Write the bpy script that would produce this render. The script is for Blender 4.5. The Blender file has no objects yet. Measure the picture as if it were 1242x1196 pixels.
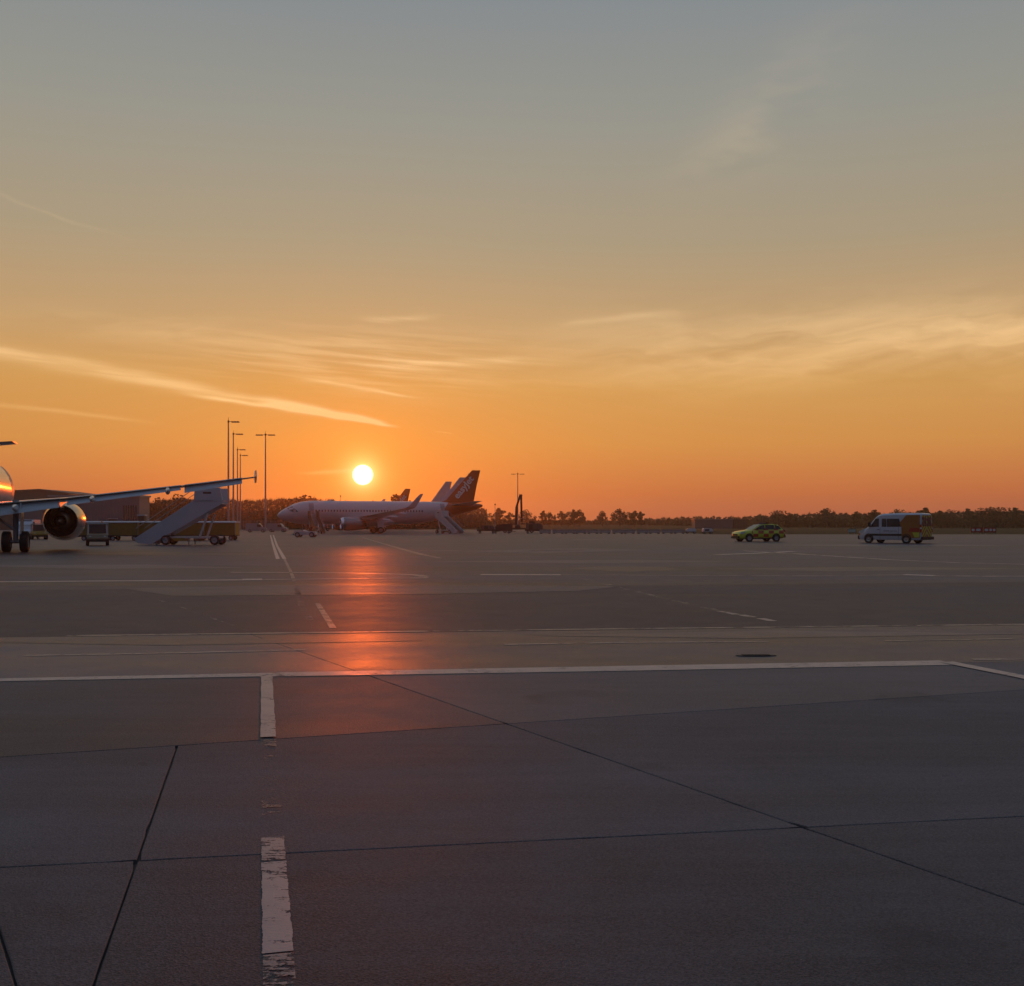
import bpy, math, random
from mathutils import Vector, Matrix

random.seed(7)
scene = bpy.context.scene
COL = scene.collection
R = math.radians
PI = math.pi

# ------------------------------------------------------------------ camera
CAM_H, FPX, CX, HY, IW, IH = 1.5, 1244.0, 621.0, 637.0, 1242.0, 1196.0
cam = bpy.data.cameras.new('camera')
cam.sensor_fit = 'HORIZONTAL'; cam.sensor_width = 36.0
cam.lens = 36.0 * FPX / IW
cam.shift_y = (HY - IH / 2) / IW
cam.clip_start = 0.05; cam.clip_end = 20000
camo = bpy.data.objects.new('camera', cam); COL.objects.link(camo)
camo.location = (0, 0, CAM_H); camo.rotation_euler = (PI / 2, 0, 0)
scene.camera = camo

# ------------------------------------------------------------------ colour management
vs = scene.view_settings
vs.view_transform = 'Standard'; vs.look = 'None'; vs.exposure = 0.0; vs.gamma = 1.0
vs.use_curve_mapping = False
scene.cycles.max_bounces = 6
scene.cycles.volume_bounces = 0
scene.cycles.transparent_max_bounces = 12
scene.cycles.use_denoising = True

# ------------------------------------------------------------------ world: low sun sky
SUN = Vector((-181.0, 1244.0, 61.0)).normalized()
SUN_EL = math.asin(SUN.z); SUN_AZ = math.atan2(SUN.x, SUN.y)

def lin(r, g=None, b=None):
    if g is None: r, g, b = r
    f = lambda c: (c / 255 / 12.92) if c / 255 <= 0.04045 else ((c / 255 + 0.055) / 1.055) ** 2.4
    return (f(r), f(g), f(b), 1.0)

class NT:
    """small helper to write node trees as expressions"""
    def __init__(s, tree): s.t = tree
    def n(s, typ, **kw):
        nd = s.t.nodes.new(typ)
        for k, v in kw.items(): setattr(nd, k, v)
        return nd
    def put(s, sock, v):
        if isinstance(v, bpy.types.NodeSocket): s.t.links.new(v, sock)
        elif v is not None: sock.default_value = v
    def m(s, op, a, b=None, c=None, clamp=False):
        nd = s.n('ShaderNodeMath', operation=op, use_clamp=clamp)
        for i, v in enumerate((a, b, c)): s.put(nd.inputs[i], v) if v is not None else None
        return nd.outputs[0]
    def add(s, a, b): return s.m('ADD', a, b)
    def mul(s, a, b): return s.m('MULTIPLY', a, b)
    def sub(s, a, b): return s.m('SUBTRACT', a, b)
    def smooth(s, v, a, b, lo=0.0, hi=1.0):
        nd = s.n('ShaderNodeMapRange', interpolation_type='SMOOTHSTEP')
        for i, q in enumerate((v, a, b, lo, hi)): s.put(nd.inputs[i], q)
        return nd.outputs[0]
    def lerp(s, v, a, b, lo=0.0, hi=1.0):
        nd = s.n('ShaderNodeMapRange'); nd.clamp = True
        for i, q in enumerate((v, a, b, lo, hi)): s.put(nd.inputs[i], q)
        return nd.outputs[0]
    def mix(s, f, a, b, blend='MIX'):
        nd = s.n('ShaderNodeMix', data_type='RGBA', blend_type=blend)
        s.put(nd.inputs[0], f); s.put(nd.inputs[6], a); s.put(nd.inputs[7], b)
        return nd.outputs[2]
    def ramp(s, f, stops, interp='LINEAR'):
        nd = s.n('ShaderNodeValToRGB'); cr = nd.color_ramp; cr.interpolation = interp
        while len(cr.elements) < len(stops): cr.elements.new(0.5)
        for e, (p, c) in zip(cr.elements, stops):
            e.position = p; e.color = c if len(c) == 4 else (*c, 1)
        s.put(nd.inputs[0], f); return nd.outputs[0]
    def comb(s, x, y, z=0.0):
        nd = s.n('ShaderNodeCombineXYZ')
        s.put(nd.inputs[0], x); s.put(nd.inputs[1], y); s.put(nd.inputs[2], z); return nd.outputs[0]
    def sep(s, v):
        nd = s.n('ShaderNodeSeparateXYZ'); s.put(nd.inputs[0], v); return nd.outputs
    def noise(s, v, scale, detail=2.0, rough=0.5, dist=0.0):
        nd = s.n('ShaderNodeTexNoise'); s.put(nd.inputs['Vector'], v)
        nd.inputs['Scale'].default_value = scale; nd.inputs['Detail'].default_value = detail
        nd.inputs['Roughness'].default_value = rough; nd.inputs['Distortion'].default_value = dist
        return nd.outputs[0]
    def vmul(s, v, k):
        nd = s.n('ShaderNodeVectorMath', operation='MULTIPLY'); s.put(nd.inputs[0], v); nd.inputs[1].default_value = k
        return nd.outputs[0]
    def dot(s, v, k):
        nd = s.n('ShaderNodeVectorMath', operation='DOT_PRODUCT'); s.put(nd.inputs[0], v); nd.inputs[1].default_value = k
        return nd.outputs[1]

def elv(y): return math.degrees(math.atan2(HY - y, FPX))
def azm(x): return math.degrees(math.atan2(x - CX, FPX))

world = bpy.data.worlds.new('World'); scene.world = world; world.use_nodes = True
wt = world.node_tree
for nd in list(wt.nodes): wt.nodes.remove(nd)
W = NT(wt)
tc = W.n('ShaderNodeTexCoord').outputs['Generated']
sx, sy, sz = W.sep(tc)
DEG = 180 / PI
EL = W.mul(W.m('ARCSINE', sz), DEG)
AZ = W.mul(W.m('ARCTAN2', sx, sy), DEG)
SA = W.mul(W.m('ARCCOSINE', W.m('MINIMUM', W.dot(tc, SUN), 1.0)), DEG)     # angle from the sun
elp = W.lerp(EL, -2.0, 50.0)
def rp(e): return (e + 2.0) / 52.0
# colours of the sky at increasing elevation, on the sun's side
front = W.ramp(elp, [
    (0.0, lin(182, 94, 74)), (rp(0.4), lin(198, 102, 74)), (rp(elv(600)), lin(208, 114, 66)), (rp(elv(540)), lin(214, 146, 76)),
    (rp(elv(470)), lin(210, 156, 88)), (rp(elv(400)), lin(194, 157, 112)), (rp(elv(300)), lin(170, 154, 128)),
    (rp(elv(150)), lin(150, 150, 142)), (rp(elv(0)), lin(133, 140, 145)), (rp(38), lin(112, 126, 145)), (1.0, lin(98, 116, 142))])
# the side away from the sun: dim blue over a dusky band
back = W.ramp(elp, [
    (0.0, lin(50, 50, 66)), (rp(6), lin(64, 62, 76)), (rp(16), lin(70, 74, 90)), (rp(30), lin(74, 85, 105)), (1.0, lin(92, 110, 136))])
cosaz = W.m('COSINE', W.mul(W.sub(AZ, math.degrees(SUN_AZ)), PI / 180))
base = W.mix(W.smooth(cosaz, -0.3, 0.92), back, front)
nish = W.n('ShaderNodeTexSky', sky_type='NISHITA')
nish.sun_disc = False; nish.sun_elevation = SUN_EL; nish.sun_rotation = SUN_AZ
nish.air_density = 1.6; nish.dust_density = 3.0; nish.altitude = 0
nsc = W.mix(1.0, nish.outputs[0], (0.10, 0.10, 0.10, 1), 'MULTIPLY')
base = W.mix(0.04, base, nsc)
# glow of the low air round the sun
def glow(width, col, k):
    e = W.m('POWER', 2.71828, W.mul(SA, -1.0 / width))
    return W.mix(1.0, W.mix(W.mul(e, k), (0, 0, 0, 1), (*col, 1)), (1, 1, 1, 1), 'MULTIPLY')
lowband = W.smooth(EL, 12.0, 1.0)
g1f = W.mul(W.mul(W.m('POWER', 2.71828, W.mul(SA, -1 / 7.0)), lowband), 0.74)
g2 = W.mix(W.m('POWER', 2.71828, W.mul(SA, -1 / 1.25)), (0, 0, 0, 1), (0.75, 0.26, 0.03, 1))
g3 = W.mix(W.m('POWER', 2.71828, W.mul(SA, -1 / 16.0)), (0, 0, 0, 1), (0.045, 0.035, 0.008, 1))
sky = W.mix(1.0, W.mix(1.0, W.mix(g1f, base, (1.05, 0.32, 0.02, 1)), g2, 'ADD'), g3, 'ADD')

# thin cirrus and old contrails high in the sky
vec2 = W.comb(AZ, EL, 0.0)
wob = W.noise(W.comb(W.mul(AZ, 0.22), W.mul(EL, 0.7)), 1.0, 2.0, 0.55)
fibre = W.noise(W.comb(W.mul(W.add(AZ, W.mul(EL, 3.0)), 0.16), W.mul(W.add(EL, W.mul(AZ, 0.06)), 2.2)), 1.0, 3.0, 0.6)
fib2 = W.noise(W.comb(W.mul(W.add(AZ, W.mul(wob, 9.0)), 0.09), W.mul(W.add(W.add(EL, W.mul(wob, 1.6)), W.mul(AZ, -0.05)), 0.50)), 1.0, 4.0, 0.6)
ELw = W.add(EL, W.mul(W.sub(wob, 0.5), 0.55))
def streak(x0, y0, x1, y1, w0, w1, k, fade0=0.15, fade1=0.15, tex=0.5, sag=0.0):
    """a streak between two points of the sky, of half widths w0..w1 (degrees)"""
    a0, e0, a1, e1 = azm(x0), elv(y0), azm(x1), elv(y1)
    t = W.m('DIVIDE', W.sub(AZ, a0), a1 - a0)
    ec = W.add(e0, W.mul(t, e1 - e0))
    if sag: ec = W.add(ec, W.mul(W.mul(t, W.sub(1.0, t)), sag))
    tcl = W.m('MINIMUM', W.m('MAXIMUM', t, 0.0), 1.0)
    wid = W.add(w0, W.mul(tcl, w1 - w0))
    d = W.m('DIVIDE', W.sub(ELw, ec), wid)
    prof = W.m('POWER', 2.71828, W.mul(W.mul(d, d), -1.0))
    ends = W.mul(W.smooth(t, 0.0 - (0.0 if fade0 else 1), max(fade0, 1e-3)), W.smooth(t, 1.0, 1.0 - max(fade1, 1e-3)))
    tx = W.add(1.0 - tex, W.mul(W.smooth(fibre, 0.38, 0.66), tex))
    return W.mul(W.mul(W.mul(prof, ends), tx), k)
def patch(x, y, rx, ry, k, tex, lo=0.40, hi=0.68, tilt=0.0):
    a, e = azm(x), elv(y); ra = rx / FPX * DEG; re = ry / FPX * DEG
    da = W.m('DIVIDE', W.sub(AZ, a), ra)
    de = W.m('DIVIDE', W.sub(W.sub(EL, e), W.mul(W.sub(AZ, a), tilt)), re)
    r2 = W.add(W.mul(da, da), W.mul(de, de))
    return W.mul(W.mul(W.m('POWER', 2.71828, W.mul(r2, -1.0)), W.smooth(tex, lo, hi)), k)
cl = [
    streak(-260, 422, 470, 514, 0.62, 0.10, 0.62, 0.0, 0.06, 0.55, 0.45),
    streak(205, 483, 490, 518, 0.13, 0.06, 1.0, 0.25, 0.10, 0.25),
    streak(300, 489, 476, 514.5, 0.30, 0.09, 1.5, 0.35, 0.15, 0.15),
    streak(-200, 495, 210, 520, 0.16, 0.10, 0.26, 0.0, 0.25, 0.5),
    streak(350, 461, 520, 486, 0.16, 0.06, 0.55, 0.3, 0.3, 0.4),
    streak(430, 446, 660, 434, 0.24, 0.15, 0.45, 0.3, 0.3, 0.6),
    streak(425, 390, 545, 384, 0.18, 0.16, 0.45, 0.35, 0.3, 0.6),
    streak(526, 523, 552, 528, 0.04, 0.03, 0.35, 0.3, 0.3, 0.1),
    streak(350, 574, 430, 572, 0.08, 0.12, 0.65, 0.6, 0.02, 0.1),
    streak(-220, 235, 185, 320, 0.12, 0.06, 0.12, 0.0, 0.3, 0.4),
    streak(650, 396, 860, 380, 0.16, 0.26, 0.28, 0.3, 0.4, 0.4),
    patch(850, 430, 210, 44, 0.40, fib2, 0.28, 0.72),
    patch(1100, 422, 210, 42, 0.44, fib2, 0.28, 0.72),
    patch(1400, 432, 200, 44, 0.55, fib2, 0.28, 0.72),
    patch(440, 440, 180, 34, 0.50, fibre, 0.38, 0.70),
    patch(200, 412, 130, 16, 0.30, fib2, 0.36, 0.66),
    patch(945, 135, 85, 50, 0.14, wob, 0.30, 0.62, 0.6),
    patch(890, 185, 60, 24, 0.09, wob, 0.30, 0.62, 0.4),
]
cloud = cl[0]
for c in cl[1:]: cloud = W.add(cloud, c)
cloud = W.m('MINIMUM', cloud, 0.92)
ccol = W.ramp(W.lerp(EL, 2.0, 26.0), [(0.0, lin(255, 190, 96)), (0.25, (1.10, 0.68, 0.30, 1)), (0.45, lin(238, 203, 154)), (1.0, lin(200, 180, 160))])
sky = W.mix(cloud, sky, ccol)
# the sun itself
hal = W.m('POWER', 2.71828, W.mul(W.m('MAXIMUM', W.sub(SA, 0.45), 0.0), -1 / 0.42))
sky = W.mix(1.0, sky, W.mix(hal, (0, 0, 0, 1), (0.9, 0.62, 0.28, 1)), 'ADD')
disc = W.smooth(SA, 0.60, 0.40)
sky = W.mix(disc, sky, (5.0, 4.6, 3.6, 1))
bg = W.n('ShaderNodeBackground'); wt.links.new(sky, bg.inputs[0]); bg.inputs[1].default_value = 1.0
wo = W.n('ShaderNodeOutputWorld'); wt.links.new(bg.outputs[0], wo.inputs[0])
world.cycles.sampling_method = 'MANUAL'; world.cycles.sample_map_resolution = 512

# ------------------------------------------------------------------ sun lamp
sl = bpy.data.lights.new('sun', 'SUN'); sl.energy = 0.28; sl.angle = R(0.55); sl.color = (1.0, 0.125, 0.008)
so = bpy.data.objects.new('sun', sl); COL.objects.link(so)
so.rotation_euler = (-SUN).to_track_quat('-Z', 'Y').to_euler()
so.location = (0, 0, 60)

# ================================================================== helpers
def P(x, y):
    """ground point seen at a place of the photograph"""
    Y = CAM_H * FPX / (y - HY); return Vector(((x - CX) * Y / FPX, Y, 0))
def atX(x, Y): return (x - CX) * Y / FPX
def atZ(y, Y): return CAM_H + (HY - y) * Y / FPX

class MB:
    def __init__(s): s.v = []; s.f = []
    def ring(s, pts):
        i = len(s.v); s.v += [tuple(p) for p in pts]; return list(range(i, i + len(pts)))
    def poly(s, pts): s.f.append(s.ring(pts)); return s
    def box(s, x0, x1, y0, y1, z0, z1):
        a = s.ring([(x0, y0, z0), (x1, y0, z0), (x1, y1, z0), (x0, y1, z0), (x0, y0, z1), (x1, y0, z1), (x1, y1, z1), (x0, y1, z1)])
        for q in ((3, 2, 1, 0), (4, 5, 6, 7), (0, 1, 5, 4), (1, 2, 6, 5), (2, 3, 7, 6), (3, 0, 4, 7)): s.f.append([a[i] for i in q])
        return s
    def loft(s, rings, cap0=True, cap1=True, close=True):
        ids = [s.ring(r) for r in rings]; n = len(ids[0])
        for a, b in zip(ids, ids[1:]):
            for i in range(n if close else n - 1):
                j = (i + 1) % n; s.f.append([a[i], a[j], b[j], b[i]])
        if cap0: s.f.append(ids[0][::-1])
        if cap1: s.f.append(ids[-1])
        return s
    def tube(s, p0, p1, r0, r1=None, n=10, caps=True):
        r1 = r0 if r1 is None else r1
        p0, p1 = Vector(p0), Vector(p1); d = (p1 - p0).normalized()
        u = d.orthogonal().normalized(); w = d.cross(u)
        rg = lambda p, r: [p + (u * math.cos(2 * PI * k / n) + w * math.sin(2 * PI * k / n)) * r for k in range(n)]
        return s.loft([rg(p0, r0), rg(p1, r1)], caps, caps)
    def path(s, pts, r, n=8):
        for a, b in zip(pts, pts[1:]): s.tube(a, b, r, r, n)
        return s
    def bar(s, p0, p1, w, h, up=(0, 0, 1)):
        p0, p1 = Vector(p0), Vector(p1); d = (p1 - p0).normalized(); side = d.cross(Vector(up))
        side = side.normalized() if side.length > 1e-5 else d.orthogonal().normalized()
        u = side.cross(d).normalized()
        rg = lambda p: [p + side * w / 2 * a + u * h / 2 * b for a, b in ((-1, -1), (1, -1), (1, 1), (-1, 1))]
        return s.loft([rg(p0), rg(p1)])
    def prism(s, poly, axis, d0, d1):
        """poly of 2-D points extruded along an axis"""
        def p3(p, d): return {'x': (d, p[0], p[1]), 'y': (p[0], d, p[1]), 'z': (p[0], p[1], d)}[axis]
        return s.loft([[p3(p, d0) for p in poly], [p3(p, d1) for p in poly]])
    def lathe(s, prof, org, axis='x', n=24, cap0=False, cap1=False):
        o = Vector(org)
        def rg(a, r):
            out = []
            for k in range(n):
                c, q = math.cos(2 * PI * k / n) * r, math.sin(2 * PI * k / n) * r
                out.append(o + {'x': Vector((a, c, q)), 'y': Vector((c, a, q)), 'z': Vector((c, q, a))}[axis])
            return out
        return s.loft([rg(a, r) for a, r in prof], cap0, cap1)
    def mesh(s, name, smooth=False):
        me = bpy.data.meshes.new(name); me.from_pydata(s.v, [], s.f); me.validate(); me.update()
        bm_fix(me)
        if smooth:
            me.polygons.foreach_set('use_smooth', [True] * len(me.polygons))
        return me
    def build(s, name, mat, parent=None, smooth=False, sharp=35):
        me = s.mesh(name, smooth)
        if smooth: auto_sharp(me, sharp)
        return obj(name, me, mat, parent)

import bmesh
def bm_fix(me):
    if len(me.polygons) > 20000: return
    b = bmesh.new(); b.from_mesh(me); bmesh.ops.recalc_face_normals(b, faces=b.faces); b.to_mesh(me); b.free()
def auto_sharp(me, deg):
    b = bmesh.new(); b.from_mesh(me); c = R(deg)
    for e in b.edges:
        if len(e.link_faces) == 2 and e.calc_face_angle(0) > c: e.smooth = False
    b.to_mesh(me); b.free()
def obj(name, me, mat=None, parent=None):
    o = bpy.data.objects.new(name, me); COL.objects.link(o)
    if mat is not None and me is not None and not me.materials: me.materials.append(mat)
    if parent is not None: o.parent = parent
    return o
def tag(o, label=None, cat=None, group=None, kind=None):
    if label: o['label'] = label
    if cat: o['category'] = cat
    if group: o['group'] = group
    if kind: o['kind'] = kind
    return o
def thing(name, loc, rz=0.0, label=None, cat=None, group=None):
    o = bpy.data.objects.new(name, None); COL.objects.link(o); o.empty_display_size = 0.3
    o.location = loc; o.rotation_euler = (0, 0, rz)
    return tag(o, label, cat, group)
def copy_tree(o, parent=None):
    c = o.copy(); COL.objects.link(c); c.parent = parent
    for ch in o.children: copy_tree(ch, c)
    return c

# ------------------------------------------------------------------ materials
MATS = {}
def mat_new(name):
    m = bpy.data.materials.new(name); m.use_nodes = True
    t = m.node_tree
    b = t.nodes['Principled BSDF']
    return m, NT(t), b
def paint(name, col, rough=0.4, metal=0.0, coat=0.0, dirt=0.12, scale=1.5, spec=0.5):
    """painted or plain surface with a little uneven dirt"""
    if name in MATS: return MATS[name]
    m, n, b = mat_new(name)
    co = n.n('ShaderNodeTexCoord').outputs['Object']
    nz = n.noise(co, scale, 5.0, 0.6); nf = n.noise(co, scale * 9, 3.0, 0.6)
    f = n.mul(n.smooth(n.add(n.mul(nz, 0.7), n.mul(nf, 0.3)), 0.42, 0.72), dirt)
    dk = tuple(c * 0.35 + 0.01 for c in col[:3])
    n.put(b.inputs['Base Color'], n.mix(f, (*col[:3], 1), (*dk, 1)))
    n.put(b.inputs['Roughness'], n.add(rough, n.mul(n.sub(nf, 0.5), 0.18)))
    b.inputs['Metallic'].default_value = metal
    b.inputs['Specular IOR Level'].default_value = spec
    if coat: b.inputs['Coat Weight'].default_value = coat; b.inputs['Coat Roughness'].default_value = 0.08
    MATS[name] = m; return m
white = paint('white_paint', (0.74, 0.75, 0.77), 0.28, coat=0.5, dirt=0.10, scale=0.8)
dirty_white = paint('dirty_white_paint', (0.62, 0.62, 0.62), 0.45, dirt=0.3)
greyp = paint('grey_paint', (0.33, 0.34, 0.36), 0.45)
wing_grey = paint('wing_grey', (0.50, 0.52, 0.54), 0.32, coat=0.3, dirt=0.12)
orange = paint('orange_paint', (0.55, 0.085, 0.013), 0.35, coat=0.3, dirt=0.08)
dark_metal = paint('dark_metal', (0.045, 0.045, 0.05), 0.5, metal=0.4)
steel = paint('galvanised_steel', (0.42, 0.42, 0.43), 0.4, metal=0.8)
nacelle_m = paint('nacelle_paint', (0.30, 0.28, 0.28), 0.24, metal=0.55, coat=0.4)
chrome = paint('polished_metal', (0.85, 0.85, 0.87), 0.12, metal=1.0, dirt=0.03)
rubber = paint('rubber', (0.022, 0.022, 0.024), 0.75)
glass = paint('dark_glass', (0.012, 0.015, 0.02), 0.06, dirt=0.02, spec=0.8)
yellow = paint('yellow_paint', (0.42, 0.25, 0.03), 0.45, dirt=0.25)
tan_m = paint('tan_paint', (0.30, 0.22, 0.14), 0.55, dirt=0.3)
canvas = paint('yellow_canvas', (0.26, 0.165, 0.035), 0.8, dirt=0.35, scale=2.5)
black = paint('black_plastic', (0.018, 0.018, 0.02), 0.55)
duct = paint('intake_duct', (0.09, 0.09, 0.095), 0.45, metal=0.3)
lens = paint('lamp_lens', (0.75, 0.75, 0.72), 0.08, dirt=0.02, spec=0.8)
red_lens = paint('red_lens', (0.5, 0.02, 0.015), 0.15, spec=0.7)
amber_lens = paint('amber_lens', (0.75, 0.26, 0.02), 0.15, spec=0.7)
blue_lens = paint('blue_lens', (0.02, 0.06, 0.35), 0.12, spec=0.7)
brownp = paint('brown_paint', (0.22, 0.12, 0.07), 0.6, dirt=0.3)
sign_red = paint('sign_red', (0.50, 0.015, 0.015), 0.45, dirt=0.05)
sign_white = paint('sign_white', (0.80, 0.80, 0.78), 0.45, dirt=0.05)
pale_green = paint('pale_green', (0.45, 0.60, 0.52), 0.5)
concrete_m = paint('barrier_concrete', (0.36, 0.31, 0.28), 0.8, dirt=0.4, scale=3)
clad = paint('grey_cladding', (0.17, 0.18, 0.22), 0.5, dirt=0.15, scale=0.4)
clad2 = paint('dark_cladding', (0.11, 0.10, 0.10), 0.6, dirt=0.2, scale=0.4)
shed_m = paint('pale_shed', (0.13, 0.15, 0.18), 0.55, dirt=0.2, scale=0.5)
bark = paint('bark', (0.055, 0.042, 0.032), 0.9, dirt=0.4, scale=3)

def leafmat(name, a, b_):
    m, n, b = mat_new(name)
    co = n.n('ShaderNodeTexCoord').outputs['Object']
    nz = n.noise(co, 0.7, 3.0, 0.6)
    n.put(b.inputs['Base Color'], n.mix(n.smooth(nz, 0.35, 0.65), (*a, 1), (*b_, 1)))
    b.inputs['Roughness'].default_value = 0.7
    b.inputs['Specular IOR Level'].default_value = 0.2
    return m
leaf_dark = leafmat('dark_foliage', (0.035, 0.042, 0.017), (0.06, 0.055, 0.024))
leaf_brown = leafmat('budding_foliage', (0.06, 0.045, 0.026), (0.085, 0.062, 0.036))
twig_m = leafmat('winter_twigs', (0.09, 0.055, 0.035), (0.13, 0.08, 0.05))

def pavement(name, base, var, rough, streak=0.5, grain=1.0, rvar=0.12, per_object=0.10):
    """tarmac or concrete: aggregate grain, blotches, wear streaks, fine relief"""
    m, n, b = mat_new(name)
    co = n.n('ShaderNodeTexCoord').outputs['Object']
    big = n.noise(co, 0.22, 4.0, 0.6)
    mid = n.noise(co, 1.7, 5.0, 0.65)
    strk = n.noise(n.vmul(co, (0.035, 0.75, 1.0)), 1.0, 5.0, 0.6)
    strk2 = n.noise(n.vmul(co, (0.9, 7.0, 1.0)), 1.0, 4.0, 0.6)
    fine = n.noise(co, 90.0, 2.0, 0.7)
    gran = n.n('ShaderNodeTexVoronoi'); n.put(gran.inputs['Vector'], co); gran.inputs['Scale'].default_value = 130.0
    speck = n.n('ShaderNodeTexVoronoi'); n.put(speck.inputs['Vector'], co); speck.inputs['Scale'].default_value = 14.0
    sp = n.smooth(speck.outputs['Distance'], 0.07, 0.03)
    sel = n.smooth(n.sep(speck.outputs['Color'])[0], 0.80, 0.86)
    t = n.add(n.mul(n.sub(big, 0.5), 0.9), n.mul(n.sub(mid, 0.5), 0.55))
    t = n.add(t, n.mul(n.sub(strk, 0.5), 1.4 * streak))
    t = n.add(t, n.mul(n.sub(strk2, 0.5), 0.6 * streak))
    strk3 = n.noise(n.vmul(co, (0.010, 0.16, 1.0)), 1.0, 4.0, 0.65)
    t = n.add(t, n.mul(n.sub(strk3, 0.5), 2.2 * streak))
    t = n.add(t, n.mul(n.sub(fine, 0.5), 0.9 * grain))
    t = n.add(t, n.mul(n.sub(n.sep(gran.outputs['Color'])[0], 0.5), 0.45 * grain))
    oi = n.n('ShaderNodeObjectInfo').outputs['Random']
    t = n.add(t, n.mul(n.sub(oi, 0.5), per_object * 4))
    k = n.m('MAXIMUM', n.add(1.0, n.mul(t, var)), 0.25)
    c = n.mix(1.0, (*base, 1), n.comb(k, k, k), 'MULTIPLY')
    c = n.mix(n.mul(n.mul(sp, sel), 0.5 * grain), c, (0.32, 0.30, 0.28, 1))
    # dark oil and rubber spots
    oil = n.m('MAXIMUM', n.smooth(n.noise(co, 0.9, 3.0, 0.5, 0.6), 0.60, 0.74), n.mul(n.smooth(n.noise(co, 4.5, 3.0, 0.6, 0.4), 0.66, 0.76), 0.8))
    c = n.mix(n.mul(oil, 0.45), c, (base[0] * 0.35, base[1] * 0.35, base[2] * 0.35, 1))
    n.put(b.inputs['Base Color'], c)
    rr = n.add(rough, n.add(n.mul(n.sub(n.add(n.mul(strk, 0.5), n.mul(strk3, 0.5)), 0.5), rvar * 3), n.mul(n.sub(mid, 0.5), rvar * 1.5)))
    n.put(b.inputs['Roughness'], rr)
    bp = n.n('ShaderNodeBump'); bp.inputs['Strength'].default_value = 0.55; bp.inputs['Distance'].default_value = 0.007
    n.put(bp.inputs['Height'], n.add(n.add(fine, n.mul(gran.outputs['Distance'], 0.8)), n.mul(mid, 0.35)))
    n.t.links.new(bp.outputs[0], b.inputs['Normal'])
    b.inputs['Specular IOR Level'].default_value = 0.35
    return m
slab_mat = pavement('worn_concrete', (0.128, 0.117, 0.117), 1.15, 0.72, 0.7)
slab_far_mat = pavement('polished_concrete', (0.116, 0.104, 0.105), 1.15, 0.60, 0.7)
band_mat = pavement('pale_concrete', (0.100, 0.090, 0.104), 1.2, 0.44, 0.8, 0.8)
dark_asphalt = pavement('dark_asphalt', (0.034, 0.032, 0.043), 1.8, 0.55, 1.0, 0.6)
far_asphalt = pavement('old_asphalt', (0.050, 0.046, 0.062), 1.8, 0.51, 1.1, 0.5)
strip_mat = pavement('resurfaced_asphalt', (0.100, 0.089, 0.104), 1.3, 0.48, 0.9, 0.5)
pale_strip = pavement('scrubbed_concrete', (0.118, 0.106, 0.118), 1.1, 0.43, 0.8, 0.8)
sealant = paint('joint_sealant', (0.022, 0.020, 0.021), 0.7)

def paintline(name, col, wear, rough=0.42, scale=1.0):
    """road paint, worn through to the pavement below"""
    m, n, b = mat_new(name)
    co = n.n('ShaderNodeTexCoord').outputs['Object']
    a = n.noise(n.vmul(co, (9 * scale, 30 * scale, 1)), 1.0, 5.0, 0.68)
    c = n.noise(co, 1.6 * scale, 3.0, 0.6)
    f = n.noise(co, 70.0, 2.0, 0.6)
    v = n.add(n.add(n.mul(a, 0.55), n.mul(c, 0.45)), n.mul(n.sub(f, 0.5), 0.22))
    alpha = n.smooth(v, wear - 0.035, wear + 0.04)
    sh = n.noise(co, 5.0, 4.0, 0.6)
    n.put(b.inputs['Base Color'], n.mix(n.mul(sh, 0.6), (*col, 1), tuple(q * 0.6 for q in col) + (1,)))
    n.put(b.inputs['Roughness'], n.add(rough, n.mul(n.sub(sh, 0.5), 0.2)))
    n.put(b.inputs['Alpha'], alpha)
    bp = n.n('ShaderNodeBump'); bp.inputs['Strength'].default_value = 0.4; bp.inputs['Distance'].default_value = 0.003
    n.put(bp.inputs['Height'], f); n.t.links.new(bp.outputs[0], b.inputs['Normal'])
    return m
line_good = paintline('road_paint', (0.52, 0.44, 0.42), 0.40)
line_worn = paintline('worn_road_paint', (0.40, 0.335, 0.32), 0.47)
line_ghost = paintline('ghost_road_paint', (0.33, 0.28, 0.265), 0.55)
line_dash = paintline('dashed_road_paint', (0.52, 0.41, 0.38), 0.405)
line_trace = paintline('traces_of_road_paint', (0.25, 0.205, 0.195), 0.575)
line_faint = paintline('faint_road_paint', (0.26, 0.225, 0.215), 0.46)

# grass
gm, n_, b_ = mat_new('rough_grass')
co_ = n_.n('ShaderNodeTexCoord').outputs['Object']
ga = n_.noise(n_.vmul(co_, (0.02, 0.09, 1)), 1.0, 5.0, 0.6); gb = n_.noise(co_, 0.9, 4.0, 0.65)
n_.put(b_.inputs['Base Color'], n_.mix(n_.smooth(n_.add(n_.mul(ga, 0.6), n_.mul(gb, 0.4)), 0.35, 0.65), (0.040, 0.045, 0.016, 1), (0.085, 0.070, 0.030, 1)))
b_.inputs['Roughness'].default_value = 0.9; b_.inputs['Specular IOR Level'].default_value = 0.1
bp_ = n_.n('ShaderNodeBump'); bp_.inputs['Distance'].default_value = 0.15; n_.put(bp_.inputs['Height'], gb)
n_.t.links.new(bp_.outputs[0], b_.inputs['Normal'])
grass_mat = gm

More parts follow.
